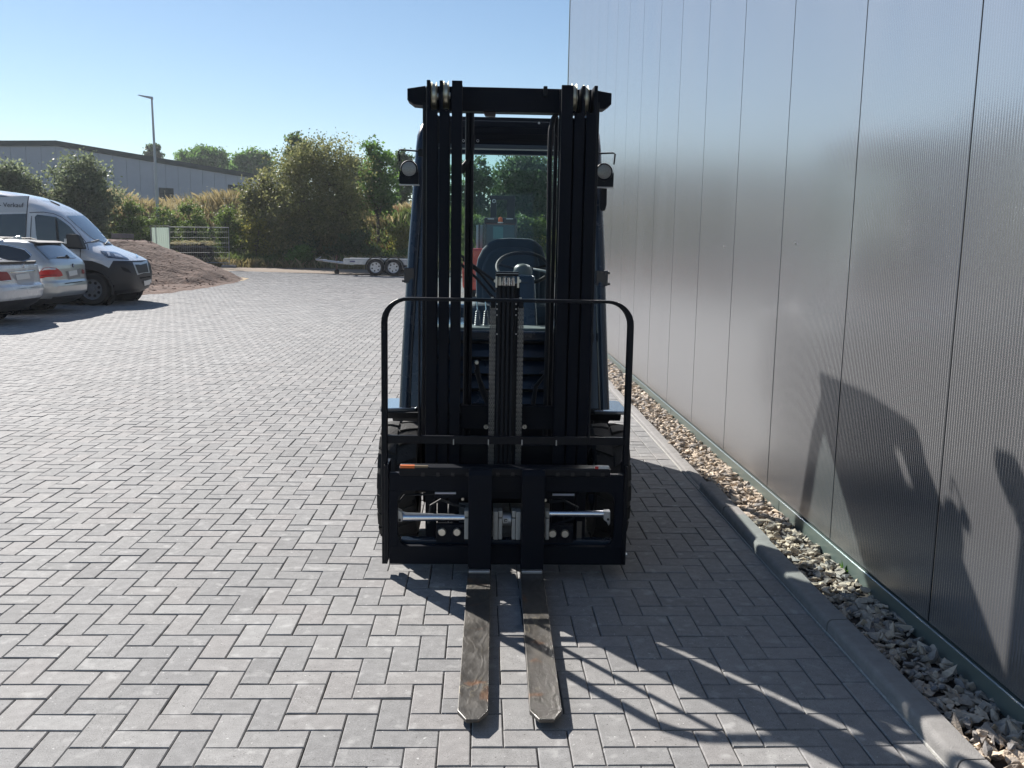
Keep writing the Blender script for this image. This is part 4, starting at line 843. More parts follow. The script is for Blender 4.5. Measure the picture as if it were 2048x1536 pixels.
for i, (a, c, py0, py1, Yd, kd, lb) in enumerate(((215, 300, 402, 485, 44.2, 'broom', 'feathery green broom bush just left of the street lamp pole'),
        (292, 360, 415, 490, 43.6, 'broom', 'green broom bush behind the left mesh fence by the lamp pole'),
        (350, 425, 408, 500, 44.4, 'broom', 'green bramble bush behind the middle of the mesh fence'),
        (415, 492, 412, 520, 43.8, 'broom', 'green bramble bush behind the right end of the mesh fence'),
        (560, 660, 455, 527, 42.9, 'dark', 'low dark bush under the left half of the big willow bush'),
        (650, 760, 462, 522, 42.8, 'dark', 'low dark bush under the right half of the big willow bush'),
        (776, 832, 448, 505, 43.4, 'yellow', 'yellow-green shrub on the bank just left of the forklift cab'),
        (1030, 1100, 432, 490, 45, 'broom', 'bright green shrub seen through the mast, right of the red truck'),
        (925, 975, 425, 500, 45.5, 'broom', 'light green shrub seen through the mast, left of the red truck'),
        (1085, 1180, 455, 510, 44, 'yellow', 'yellowish shrub hidden in part by the right mast channels'),
        (915, 1000, 435, 505, 45.2, 'dark', 'dark bramble thicket behind the red truck mast'),
        (990, 1075, 430, 505, 45.0, 'dark', 'dark bramble thicket right of the red truck roof, seen through the mast'),
        (575, 625, 495, 527, 41.6, 'fresh', 'small fresh green shrub at the verge left of the trailer drawbar'))):
    tree('low_bush', lb, 'bush', a, c, py0, py1, Yd, kd, 40 + i, 6, 1., .06, group=BG, trunk=(i < 4))
# grass and tall weeds on the bank and the verge
def blades(name, label, m, xr, yr, n_, hr, wd, seed, tonef=None, lean=.35, cond=None):
    r = np.random.default_rng(seed); x_ = r.uniform(*xr, n_); y_ = r.uniform(*yr, n_)
    k = vnoise(x_, y_, 1.7, seed) + .35 * r.random(n_) > .55
    if cond is not None: k &= cond(x_, y_)
    x_, y_ = x_[k], y_[k]; n_ = len(x_); h = r.uniform(*hr, n_) * (.6 + .8 * vnoise(x_, y_, 2.6, seed + 1)); ang = r.uniform(0, 6.28, n_); z_ = terr(x_, y_) - .03
    dx, dy = np.cos(ang) * wd * r.uniform(.6, 1.6, n_), np.sin(ang) * wd * r.uniform(.6, 1.6, n_); lx, ly = r.normal(0, lean, n_) * h, r.normal(0, lean, n_) * h
    P0 = np.stack([x_ - dx, y_ - dy, z_], -1); P1 = np.stack([x_ + dx, y_ + dy, z_], -1); P2 = np.stack([x_ + dx * .8 + lx * .4, y_ + dy * .8 + ly * .4, z_ + h * .6], -1); P3 = np.stack([x_ + lx, y_ + ly, z_ + h], -1)
    V = np.stack([P0, P1, P2, P3], 1).reshape(-1, 3)
    tn = np.clip(.6 * vnoise(x_, y_, 3.1, seed + 2) + .4 * r.random(n_), 0, 1)
    o = np_mesh(name, V, np.arange(n_ * 4).reshape(-1, 4), m, None, tn, 'stuff'); o['label'] = label; return o
dry = leaf_mat('dry_grass', [(.13, .14, .05), (.24, .20, .09), (.37, .30, .16), (.50, .43, .27)], .45)
grn = leaf_mat('green_weeds', [(.055, .085, .022), (.09, .13, .035), (.14, .175, .05), (.24, .23, .09)], .5)
red = leaf_mat('reddish_weeds', [(.10, .065, .025), (.18, .095, .045), (.26, .15, .08), (.32, .24, .13)], .35)
blades('dry_grass', 'tall dry straw coloured grass along the top of the bank', dry, (-34, -3), (46.4, 53), 62000, (.5, 1.25), .030, 21)
blades('green_weeds', 'green weeds covering the slope of the bank', grn, (-34, 9), (42.3, 48), 46000, (.25, .75), .035, 22)
blades('reddish_weeds', 'reddish dry weeds on the bank left of the forklift', red, (-7.5, -2.4), (43.6, 49), 9000, (.3, .8), .03, 23)
blades('verge_grass', 'pale tufts of grass on the verge behind the trailer', dry, (-22, 8), (40.6, 42.9), 16000, (.12, .6), .022, 24, lean=.5)
blades('verge_weeds', 'green weeds at the foot of the bank', grn, (-22, 8), (41.2, 43.4), 11000, (.15, .8), .025, 25, lean=.4)
# white flower heads of the tall weeds
m = MB(); r = np.random.default_rng(5)
for k in range(170):
    x_, y_ = r.uniform(-24, -10), r.uniform(46.8, 49); z_ = float(terr(x_, y_)) + r.uniform(.7, 1.5); s_ = r.uniform(.025, .055)
    m.tube([(x_, y_, z_ - .6), (x_, y_, z_)], .006, 3, cap=False); m.lathe([(0, .0001), (.012, s_ * .7), (.02, s_), (.03, s_ * .5), (.032, .0001)], (x_, y_, z_), 'z', 6)
o = m.build('flower_umbels', mat('flower_white', (.62, .60, .50), .8), kind='stuff'); o['label'] = 'pale flower umbels on tall stems along the bank top'

# ================================================================== SOIL MOUND
gx_ = np.linspace(-27, -7.2, 130); gy_ = np.linspace(22.8, 38.2, 110); X, Y = np.meshgrid(gx_, gy_)
def soil_edge(y):                                      # right-hand border of the unpaved corner
    return np.interp(y, [22.8, 23.6, 25, 27, 30, 32.5, 34, 36, 38.2], [-11.5, -9.4, -8.75, -8.35, -8.15, -8.25, -9.2, -10.6, -12.4]) + .22 * (vnoise(y, y * 0, .8, 9) - .5)
def cone(x, y, cx_, cy_, h, rx, ry): d = np.sqrt(((x - cx_) / rx) ** 2 + ((y - cy_) / ry) ** 2); return h * np.clip(1 - d, 0, 1) ** .95
inn = np.clip((soil_edge(Y) - X) / .8, -1, 1); front = np.clip((Y - 23.0 - .02 * (X + 9) ** 2 * 0) / .8, -1, 1); inn = np.minimum(inn, front); inn = np.minimum(inn, np.clip((38.0 - Y) / .8, -1, 1))
Z = z0(Y) + .05 * np.clip(inn, -1, 1)
pile = np.maximum(cone(X, Y, -12.1, 31.2, 1.62, 3.9, 4.6), cone(X, Y, -14.5, 31.0, 1.45, 3.9, 4.4)); pile = np.maximum(pile, cone(X, Y, -18, 32, 1.3, 3.5, 3.6)); pile = np.minimum(pile, 1.16 + .06 * vnoise(X, Y, 1, 8))
Z += pile * (inn > 0) + np.where(inn > 0, .10 * (vnoise(X, Y, .55, 6) - .5) * (pile > .05) + .05 * (vnoise(X, Y, .25, 7) - .5) * inn, 0) + .03 * rng.random(X.shape) * (inn > 0)
Z = np.where(inn < 0, z0(Y) + inn * .05, Z)
idx = np.arange(X.size).reshape(X.shape); Q = np.stack([idx[:-1, :-1], idx[:-1, 1:], idx[1:, 1:], idx[1:, :-1]], -1).reshape(-1, 4)
sm_ = bpy.data.materials.new('brown_soil'); sm_.use_nodes = True; n = sm_.node_tree.nodes; L = sm_.node_tree.links; b = n['Principled BSDF']; b.inputs['Roughness'].default_value = .95
geo = n.new('ShaderNodeNewGeometry')
c1 = _ramp(_n(3.2, 8, geo.outputs['Position']), [(.3, (.080, .043, .029)), (.55, (.118, .066, .045)), (.75, (.165, .098, .068))]); c2 = _ramp(_n(14, 4, geo.outputs['Position']), [(.66, (0, 0, 0)), (.74, (.5, .5, .5))]); c1 = _mix(c2, c1, (.26, .19, .14)); L.new(c1, b.inputs['Base Color'])
bp = n.new('ShaderNodeBump'); bp.inputs['Strength'].default_value = 1; bp.inputs['Distance'].default_value = .06; L.new(_n(9, 8, geo.outputs['Position']), bp.inputs['Height']); L.new(bp.outputs[0], b.inputs['Normal'])
mound = np_mesh('soil_mound', np.stack([X, Y, Z], -1).reshape(-1, 3), Q, sm_, origin=(-13, 31, .1), smooth=True)
tag(mound, 'brown mound of gravelly soil heaped beside the white van bonnet', 'soil heap')
# clods that rolled down
allV = []; allF = []
for k in range(900):
    x_, y_ = rng.uniform(-15, -8.2), rng.uniform(23.6, 34)
    i = int(np.clip(np.searchsorted(gx_, x_), 0, 129)); j = int(np.clip(np.searchsorted(gy_, y_), 0, 109))
    if inn[j, i] < .1: continue
    s_ = rng.uniform(.012, .04); allF.append(icoF + len(allV) * len(icoV)); allV.append(rocks[k % 10] * s_ + (x_, y_, Z[j, i] + .01))
np_mesh('soil_clods', np.concatenate(allV), np.concatenate(allF), sm_, mound, kind='stuff')
sand = mat('pale_sand', (.36, .27, .16), .95, 0, .3, 9, .4, 30)
m = MB(); poly = [(-9.4, 31.0), (-8.6, 30.9), (-8.05, 31.6), (-8.15, 32.8), (-9.0, 33.9), (-9.9, 34.6), (-10.6, 34.0), (-10.2, 32.4)]
m.add([(-9.3, 32.5, z0(32.5) + .10)] + [(x_, y_, z0(y_) + .004) for x_, y_ in poly], [(0, i + 1, (i + 1) % len(poly) + 1) for i in range(len(poly))])
sp_ = m.build('sand_patch', sand, smooth=True, kind='structure')
m = MB().box(-14.0, -12.9, 33.2, 34.6, .5, 2.15).build('x', joint_mat); bpy.data.objects.remove(m)
st = thing('slab_stack', 'dark stack of concrete slabs behind the soil mound by the van', 'slab stack', (-14.0, 36.5, float(z0(36.5))))
for k in range(7):
    a = PY(231 + (k * 37 % 5), 480, 36.5)[0]; c = PY(257 - (k * 23 % 4) + (6 if k < 4 else 0), 480, 36.5)[0]; MB().box(a, c, 36.0, 37.2, .35 + k * .2, .53 + k * .2).build('slab', mat('slab_concrete', (.17, .16, .155), .9, 0, .2, 5), st, bevel=.01)

# ================================================================== MESH FENCE, HEAP, LAMP
YF = 40.2
fn = thing('mesh_fence', 'portable galvanised mesh fence standing on the verge behind the soil mound', 'fence', tuple(PY(378, 530, YF)))
galv = mat('galvanised_tube', (.34, .35, .34), .5, .6)
def fq(px, py, Yd=YF): p = PY(px, py, Yd); return (p[0], p[1], p[2])
MB().tube([fq(340, 525), fq(340, 454), fq(457, 455), fq(459, 527)], .016, 8).build('fence_frame', galv, fn, smooth=True)
MB().tube([fq(340, 494), fq(459, 494)], .012, 6).build('middle_rail', galv, fn); MB().tube([fq(340, 524), fq(459, 526)], .018, 6).build('bottom_rail', galv, fn)
m = MB()
for k in range(30): a = 344 + k * 3.9; m.tube([fq(a, 525), fq(a, 455)], .0035, 3, cap=False)
for py in (464, 475, 486, 505, 516): m.tube([fq(340, py), fq(458, py)], .004, 3, cap=False)
m.build('wire_mesh', galv, fn)
for a in (341, 458): MB().box(fq(a, 530)[0] - .3, fq(a, 530)[0] + .3, YF - .12, YF + .12, .37, .50).build('fence_foot', conc, fn, bevel=.02)
f2 = thing('mesh_fence', 'short leaning fence section with a pale sheet hung on it by the lamp pole', 'fence', tuple(PY(318, 530, 39.6)))
MB().tube([fq(309, 527, 39.4), fq(300, 452, 39.4), fq(338, 452, 40), fq(341, 526, 40), fq(309, 527, 39.4)], .021, 8).build('fence_frame', galv, f2, smooth=True)
MB().tube([fq(315, 520, 39.5), fq(311, 452, 39.5)], .018, 6).build('fence_post', galv, f2)
m = MB()
for k in range(10):
    f_ = k / 9; m.tube([fq(309 + 32 * f_, 526, 39.4 + .6 * f_), fq(300 + 38 * f_, 452, 39.4 + .6 * f_)], .0035, 3, cap=False)
m.build('wire_mesh', galv, f2)
m = MB(); cols_ = 7
for i in range(cols_):
    for j in range(5):
        f_, g_ = i / (cols_ - 1), j / 4; p = fq(303 + 34 * f_ + 4 * g_, 455 + 62 * g_, 39.45 + .6 * f_ + .05 * math.sin(i * 2.1 + j)); m.v.append(p)
for i in range(cols_ - 1):
    for j in range(4): m.f.append((i * 5 + j, i * 5 + j + 1, (i + 1) * 5 + j + 1, (i + 1) * 5 + j))
m.build('hanging_sheet', leaf_mat('pale_sheet', [(.26, .32, .28), (.30, .36, .32)], .5), f2, smooth=True)
# dark heap of brushwood behind the fence
hp = thing('brushwood_heap', 'dark rounded heap of brushwood topped with straw behind the mesh fence', 'heap', tuple(PY(388, 530, 41.3)))
a = np.linspace(0, math.pi, 15); m = MB(); hx, hz0 = PY(388, 530, 41.3)[0], .38; vs = []
for j, yy in enumerate((40.9, 41.0, 41.3, 41.9, 42.3)):
    k_ = (.86, 1, 1.03, .95, .7)[j]
    for i, t in enumerate(a): vs.append((hx + .80 * k_ * abs(math.cos(t)) ** .5 * (1 if math.cos(t) > 0 else -1) + .04 * math.sin(i * 3 + j), yy, hz0 + 1.0 * k_ * math.sin(t) ** .45 + .03 * math.sin(i * 5 + j * 2)))
nn_ = len(a); fs = [(j * nn_ + i, j * nn_ + i + 1, (j + 1) * nn_ + i + 1, (j + 1) * nn_ + i) for j in range(4) for i in range(nn_ - 1)] + [tuple(range(nn_))]
MB().add(vs, fs).build('heap_core', mat('dark_brush', (.035, .028, .022), .95, 0, .5, 5, 1, 14), hp, smooth=True)
tw = MB(); r = np.random.default_rng(3)
for k in range(260):
    t = r.uniform(0, 6.28); rr = r.uniform(0, .78) ** .7; x_ = hx + rr * math.cos(t); z_ = hz0 + .5 + .45 * r.random() - .1 * abs(x_ - hx); l_ = r.uniform(.15, .4); d = r.normal(size=3); d /= np.linalg.norm(d); d[2] *= .5
    y_ = 40.86 if k % 2 else 41.3; z_ = hz0 + r.uniform(.05, .95) if k % 2 else hz0 + 1.0 + r.uniform(-.03, .06)
    tw.tube([(x_, y_, z_), (x_ + d[0] * l_, y_ + d[1] * .05, z_ + d[2] * l_)], .009, 3, cap=False)
tw.build('twigs', mat('twig_brown', (.075, .055, .04), .9), hp, kind='stuff')
st_ = np_mesh('straw', *(lambda P: (P.reshape(-1, 3), np.arange(len(P) * 4).reshape(-1, 4)))(np.stack([(lambda c, d: np.stack([c, c + d * .5 + (0, 0, .008), c + d, c + d * .5 - (0, 0, .008)]))(np.array([hx + r.uniform(-.75, .85), r.uniform(40.85, 42), hz0 + 1.0 + r.uniform(-.04, .10)]), r.normal(size=3) * np.array([.16, .16, .05])) for _ in range(900)])), dry, hp, r.random(900), 'stuff')
# street lamp
YP = 46.; pb, pt = PY(317, 452, YP), PY(303.5, 197, YP)
lp = thing('street_lamp', 'slender galvanised street lamp with a flat head pointing left', 'street lamp', (pb[0], YP, float(terr(pb[0], YP))))
MB().tube([(pb[0], YP, float(terr(pb[0], YP)) - .1), tuple(pb * .5 + pt * .5), tuple(pt)], [.085, .065, .042], 14).build('lamp_pole', mat('lamp_pole_zinc', (.55, .56, .55), .6, .2), lp, smooth=True)
ph_ = PY(277, 190.5, YP)
MB().hexa([(pt[0] + .06, YP - .06, pt[2] - .05), (pt[0] + .06, YP + .06, pt[2] - .05), (ph_[0], YP + .10, ph_[2] - .015), (ph_[0], YP - .10, ph_[2] - .015), (pt[0] + .05, YP - .06, pt[2] + .08), (pt[0] + .05, YP + .06, pt[2] + .08), (ph_[0], YP + .08, ph_[2] + .02), (ph_[0], YP - .08, ph_[2] + .02)]).build('lamp_head', steel, lp, bevel=.01)

# ================================================================== VEHICLES
class Car:
    """closed body lofted from level rings; levels: z, x0, x1, half width, end radius at x0, at x1"""
    def __init__(s, lv, cy, zb, dx=0):
        lv = np.array(lv, float); k = np.arange(len(lv)); kk = np.linspace(0, len(lv) - 1, 4 * (len(lv) - 1) + 1)
        s.L = np.stack([np.interp(kk, k, lv[:, i]) for i in range(6)], -1); s.L[:, 1:3] += dx; s.L[:, 0] += zb; s.cy = cy
    def at(s, z, i): return float(np.interp(z, s.L[:, 0], s.L[:, i]))
    def w(s, z): return s.at(z, 3)
    def end(s, z, y, e):                               # x of the front or rear surface
        w, r, x = s.at(z, 3), s.at(z, 5 if e > 0 else 4), s.at(z, 2 if e > 0 else 1); d = min(abs(y - s.cy), w); r = min(r, w)
        t = max(0, (d - (w - r)) / r); return x - e * (r * (1 - math.sqrt(max(0, 1 - t * t))) + .05 * (d / w) ** 2)
    def ring(s, row):
        z, x0, x1, w, r0, r1 = row; pts = []
        ph = [math.sin(a) for a in np.linspace(-math.pi / 2, math.pi / 2, 21)]
        def e_(x, r, e, y): r = min(r, w); d = abs(y); t = max(0, (d - (w - r)) / r); return x - e * (r * (1 - math.sqrt(max(0, 1 - t * t))) + .05 * (d / w) ** 2)
        for p in ph: pts.append((e_(x1, r1, 1, p * w), s.cy + p * w, z))
        a, c = pts[-1][0], e_(x0, r0, -1, w)
        for t in np.linspace(0, 1, 42)[1:-1]: pts.append((a + (c - a) * t, s.cy + w, z))
        for p in ph[::-1]: pts.append((e_(x0, r0, -1, p * w), s.cy + p * w, z))
        for t in np.linspace(0, 1, 42)[1:-1]: pts.append((c + (a - c) * t, s.cy - w, z))
        return pts
    def build(s, parent, m, arches=(), dark=None, md=None, names=('body', 'bumper')):
        rings = [s.ring(r_) for r_ in s.L]; n_ = len(rings[0]); A, B = MB(), MB(); A.v = [p for r_ in rings for p in r_]; B.v = list(A.v)
        for i in range(len(rings) - 1):
            for j in range(n_):
                f = (i * n_ + j, i * n_ + (j + 1) % n_, (i + 1) * n_ + (j + 1) % n_, (i + 1) * n_ + j)
                c = np.mean([A.v[k] for k in f], 0)
                if abs(c[1] - s.cy) > .55 and any((c[0] - ax) ** 2 + (c[2] - az) ** 2 < ar * ar for ax, az, ar in arches): continue
                (B if dark and dark(c) else A).f.append(f)
        A.f.append(tuple(range((len(rings) - 1) * n_, len(rings) * n_))); A.f.append(tuple(range(n_ - 1, -1, -1)))
        def clean(M_):
            used = sorted({k for f in M_.f for k in f}); mp_ = {k: i for i, k in enumerate(used)}; M_.v = [M_.v[k] for k in used]; M_.f = [tuple(mp_[k] for k in f) for f in M_.f]; return M_
        o = clean(A).build(names[0], m, parent, smooth=True); s.body = o
        if B.f: clean(B).build(names[1], md, parent, smooth=True)
        for ax, az, ar in arches:                      # arch lips and dark wheel wells
            for sd in (-1, 1):
                y_ = s.cy + sd * s.w(az + .1)
                MB().tube([(ax + (ar + .008) * math.cos(t), s.cy + sd * (s.w(max(az, az + ar * math.sin(t))) - .012), az + (ar + .008) * math.sin(t)) for t in np.linspace(-.25, math.pi + .25, 22)], .026, 8).build('arch_lip', md or m, parent, smooth=True)
                MB().lathe([(0, ar + .01), (-sd * .3, ar + .01), (-sd * .3, .01)], (ax, y_ - sd * .02, az), 'y', 28).build('wheel_well', joint_mat, parent)
        return o
    def strips(s, poly, k=9):                          # horizontal strips of a polygon in (h, z)
        zs = np.linspace(min(p[1] for p in poly) + 1e-4, max(p[1] for p in poly) - 1e-4, k); out = []
        for z in zs:
            xs_ = []
            for a, b_ in zip(poly, poly[1:] + poly[:1]):
                if (a[1] - z) * (b_[1] - z) <= 0 and a[1] != b_[1]: xs_.append(a[0] + (b_[0] - a[0]) * (z - a[1]) / (b_[1] - a[1]))
            if len(xs_) >= 2: out.append((z, min(xs_), max(xs_)))
        return out
    def side(s, name, poly, m, sd=-1, eps=.006, parent=None, k=9):
        M_ = MB(); st_ = s.strips(poly, k); vs = []
        for z, a, c in st_:
            y_ = s.cy + sd * (s.w(z) + eps); yi = s.cy + sd * (s.w(z) - .01); vs += [(a, yi, z), (a, y_, z), (c, y_, z), (c, yi, z)]
        fs = [(4 * i + j, 4 * i + j + 1, 4 * i + 5 + j, 4 * i + 4 + j) for i in range(len(st_) - 1) for j in range(3)]
        return M_.add(vs, fs + [(0, 1, 2, 3), tuple(4 * len(st_) - 4 + j for j in range(4))]).build(name, m, parent)
    def face(s, name, poly, m, e=1, eps=.008, parent=None, k=8, ny=13):
        st_ = s.strips(poly, k); vs = []
        for z, a, c in st_:
            for t in np.linspace(0, 1, ny): y_ = a + (c - a) * t; vs.append((s.end(z, y_, e) + e * eps, y_, z))
        fs = [(i * ny + j, i * ny + j + 1, (i + 1) * ny + j + 1, (i + 1) * ny + j) for i in range(len(st_) - 1) for j in range(ny - 1)]
        return MB().add(vs, fs).build(name, m, parent, smooth=True)
    def skin(s):
        from mathutils.bvhtree import BVHTree
        rings = [s.ring(r_) for r_ in s.L]; n_ = len(rings[0]); V = [Vector(p) for r_ in rings for p in r_]
        Fs = [(i * n_ + j, i * n_ + (j + 1) % n_, (i + 1) * n_ + (j + 1) % n_, (i + 1) * n_ + j) for i in range(len(rings) - 1) for j in range(n_)] + [tuple(range((len(rings) - 1) * n_, len(rings) * n_))]
        s.bvh = BVHTree.FromPolygons(V, Fs)
    def on(s, px, py, off=.01):                        # point of the bodywork seen at a photo position
        d = Vector(_ray(px, py)).normalized(); h, nn, _, _ = s.bvh.ray_cast(Vector((0, 0, CAMH)), d)
        if h is None: return None
        if nn.dot(d) > 0: nn = -nn
        return h + nn * off
    def decal(s, name, poly, m, parent, off=.008, k=10, ny=14):
        """a fitted piece (lamp, pane, plate) that follows the bodywork"""
        st_ = s.strips(poly, k); M_ = MB(); G = {}
        for i, (z, a, c) in enumerate(st_):
            for j in range(ny):
                p = s.on(a + (c - a) * j / (ny - 1), z, off)
                if p is not None: G[i, j] = len(M_.v); M_.v.append(tuple(p))
        for i in range(len(st_) - 1):
            for j in range(ny - 1):
                q4 = [(i, j), (i, j + 1), (i + 1, j + 1), (i + 1, j)]
                if all(t in G for t in q4):
                    P4 = [Vector(M_.v[G[t]]) for t in q4]
                    if max((P4[0] - P4[2]).length, (P4[1] - P4[3]).length) < .5: M_.f.append(tuple(G[t] for t in q4))
        return M_.build(name, m, parent, smooth=True)
    def hit(s, px, py, e=1):                           # photo point -> (y, z) on the end surface
        x_ = s.at(.8, 2 if e > 0 else 1)
        for _ in range(12): p = PX(px, py, x_); x_ = .5 * x_ + .5 * s.end(p[2], p[1], e)
        return (float(p[1]), float(p[2]))
    def hits(s, pts, e=1): return [s.hit(a, c, e) for a, c in pts]
def wheel(parent, x, y, r, sd, w=.22, rimm=None, nsp=5, name='wheel', zb=0):
    z = zb + r; o = MB().lathe([(-w * .5, r * .64), (-w * .5, r * .92), (-w * .38, r), (w * .38, r), (w * .5, r * .92), (w * .5, r * .64)], (x, y, z), 'y', 36).build(name, rubber, parent, smooth=True)
    rm_ = MB().lathe([(sd * w * .49, r * .65), (sd * w * .44, r * .60), (sd * w * .30, r * .57), (sd * w * .26, .02), (sd * w * .26, .001)], (x, y, z), 'y', 30); rm_.build('rim', rimm or alu, o, smooth=True)
    for k in range(nsp):
        t = 2 * math.pi * k / nsp + .3; MB().lathe([(sd * w * .30, .0001), (sd * w * .305, r * .095), (sd * w * .25, r * .10)], (x + r * .42 * math.cos(t), y, z + r * .42 * math.sin(t)), 'y', 10).build('rim_opening', joint_mat, o)
    MB().lathe([(sd * w * .26, r * .2), (sd * w * .42, r * .16), (sd * w * .42, .001)], (x, y, z), 'y', 16).build('hub_cap', rimm or alu, o, smooth=True); return o
def nplate(car, parent, poly_px, e=1):
    hp_ = car.hits(poly_px, e); o = car.face('number_plate', hp_, white_print, e, .014, parent, 3, 5)
    ys_ = [p[0] for p in hp_]; zs = [p[1] for p in hp_]; y0_, y1_, za, zc_ = min(ys_), max(ys_), min(zs), max(zs); h_ = zc_ - za
    for k, (a, c) in enumerate(((.05, .11), (.17, .25), (.29, .36), (.44, .50), (.56, .64), (.68, .75), (.80, .88))):
        yy0, yy1 = y0_ + (y1_ - y0_) * a, y0_ + (y1_ - y0_) * c
        car.face('plate_mark', [(yy0, za + h_ * .28), (yy1, za + h_ * .28), (yy1, za + h_ * .74), (yy0, za + h_ * .74)], print_ink if k else mat('plate_blue', (.02, .06, .3), .5), e, .018, o, 2, 2)
# ---------------- white high-roof van, front to the right
VY, VZ, VX = 21.85, float(z0(21.8)), -7.86
van = thing('parked_van', 'white high-roof van with black front bumper and window sign reading Verkauf', 'van', (VX - 2.7, VY, VZ))
vl = [(.24, -5.35, -.30, .90, .1, .35), (.34, -5.4, -.10, .97, .1, .42), (.50, -5.42, -.02, .99, .1, .46), (.70, -5.42, 0, 1.0, .1, .48), (.90, -5.42, -.03, 1.0, .1, .50), (1.0, -5.42, -.09, 1.0, .1, .52),
      (1.07, -5.42, -.20, .995, .1, .54), (1.15, -5.42, -.38, .99, .1, .56), (1.24, -5.42, -.62, .985, .1, .58), (1.33, -5.42, -.86, .98, .1, .56), (1.42, -5.42, -.98, .975, .1, .50), (1.70, -5.41, -1.22, .95, .1, .42), (1.95, -5.40, -1.46, .925, .1, .40),
      (2.07, -5.39, -1.60, .91, .1, .40), (2.20, -5.38, -1.82, .89, .1, .44), (2.33, -5.36, -2.10, .86, .12, .5), (2.42, -5.34, -2.40, .82, .14, .5), (2.49, -5.30, -2.75, .74, .16, .5), (2.53, -5.2, -3.1, .60, .2, .4), (2.545, -5.0, -3.5, .35, .2, .3)]
V_ = Car(vl, VY, VZ, VX); YN = VY - 1.0
wxp = float(PY(183, 575, YN + .02)[0]); WV = ((wxp, VZ + .36, .45), (wxp - 3.35, VZ + .36, .45))
V_.build(van, white_paint, WV, lambda c: (c[0] > VX - 1.66 and c[2] - VZ < .99 and not (c[2] - VZ > .80 and c[0] < VX - .28 and c[0] > VX - .62 and c[1] < VY - .7 and False)) or c[2] - VZ < .42, black_trim)
for wx_ in (wxp, wxp - 3.35):
    for sd in (-1, 1): wheel(van, wx_, VY + sd * .86, .36, sd, .24, mat('steel_rim', (.30, .31, .32), .5, .4), 8, zb=VZ)
def vs(pts): return [(float(PY(a, c, YN + .04)[0]), float(PY(a, c, YN + .04)[2])) for a, c in pts]
V_.side('side_window', vs([(-95, 427), (51.5, 427), (51.5, 480), (-95, 480)]), dark_glass, parent=van)
V_.side('door_window', vs([(68, 433), (73, 429), (99.6, 430), (115, 435.5), (137, 451.5), (155, 471), (171.5, 493), (171.5, 496.7), (141, 497.6), (80, 497), (73, 471)]), dark_glass, parent=van, k=16)
V_.side('window_bar', vs([(109, 434), (113, 436), (122, 497), (116, 497)]), black_trim, parent=van, eps=.012)
sg = V_.side('sign_panel', vs([(-70, 391.5), (51.5, 392.5), (51.5, 425.5), (-70, 425.5)]), mat('sign_white', (.56, .57, .58), .4, coat=.4), parent=van, eps=.010)
for a in ([(51.5, 391), (52.6, 391), (52.6, 480), (51.5, 480)], [(-70, 391), (52, 391.6), (52, 392.5), (-70, 392)], [(61, 432), (62, 432), (62, 560), (61, 560)], [(161.5, 498), (162.4, 498), (162.4, 521), (161.5, 521)]):
    V_.side('panel_gap', vs(a), print_ink, parent=van, eps=.013)
for pts in ([(57, 425), (85, 424), (105, 427), (122, 434), (142, 449)], [(142, 449), (160, 469), (175, 488), (178, 500)]):
    P_ = vs(pts); MB().tube([(x_, VY - V_.w(z_) - .001, z_) for x_, z_ in P_], .007, 5).build('door_gap', print_ink, van)
fc = bpy.data.curves.new('Verkauf', 'FONT'); fc.body = '- Verkauf'; fc.size = .185; fc.extrude = .0015
to = bpy.data.objects.new('lettering_tmp', fc); COL.objects.link(to); bpy.context.view_layer.update(); tm = bpy.data.meshes.new_from_object(to); bpy.data.objects.remove(to)
lt = bpy.data.objects.new('lettering', tm); COL.objects.link(lt); lt.parent = van; tm.materials.clear(); tm.materials.append(print_ink)
wd_ = max(v.co.x for v in tm.vertices); xs0, zs0 = vs([(-3.5, 413.5)])[0]; xs1, _ = vs([(45.5, 413.5)])[0]; k_ = (xs1 - xs0) / wd_
lt.scale = (k_, k_, 1); ws_ = V_.w(zs0); lt.rotation_euler = (math.radians(90 + 0) - .09, 0, 0); lt.location = (xs0 - van.location.x, VY - ws_ - .018 - VY, zs0 - van.location.z)
ws_f = lambda z_: [(VY - a, VZ + z_) for a in ()]
V_.skin()
V_.decal('windscreen', [(127.3, 427.4), (179.3, 427), (199, 446), (243.5, 484), (239, 487), (212.5, 487), (183.7, 477), (155, 453)], shield_glass, van, .010, 14, 16)
V_.decal('cowl', [(205, 486), (240, 487.5), (246, 488.5), (238, 491), (210, 490)], black_trim, van, .012, 4, 10)
V_.decal('fender_point', [(160, 517), (229, 517), (218, 536), (203.6, 528.5), (184, 522), (160, 520)], white_paint, van, .006, 12, 20)
hl_ = V_.decal('headlight', [(199, 502), (221.4, 502.7), (234.6, 506), (255.7, 517), (258, 520.4), (230, 517.5), (218, 518), (208, 510.5)], mat('headlight_glass', (.07, .08, .10), .10, .3, coat=1), van, .012, 10, 16)
V_.decal('headlight_bulb', [(226, 508), (240, 511), (246, 516), (232, 515)], clear_plastic, hl_, .016, 5, 7)
V_.decal('headlight_bulb', [(213, 505), (218, 505), (221, 513), (217, 513)], clear_plastic, hl_, .016, 5, 5)
g_ = V_.decal('grille', [(263.4, 522.6), (293.3, 521), (298.8, 547), (273.4, 550)], mat('grille_frame', (.55, .56, .58), .3, .5), van, .014, 8, 8)
V_.decal('grille_hole', [(267.8, 528), (292, 527), (296, 546), (275.5, 547.5)], black_trim, g_, .020, 8, 8)
for k in range(4): V_.decal('grille_slat', [(269 + k * 1.6, 530.6 + k * 4), (292.5 + k, 529.8 + k * 4), (292.8 + k, 531 + k * 4), (269.4 + k * 1.6, 531.8 + k * 4)], steel, g_, .026, 2, 8)
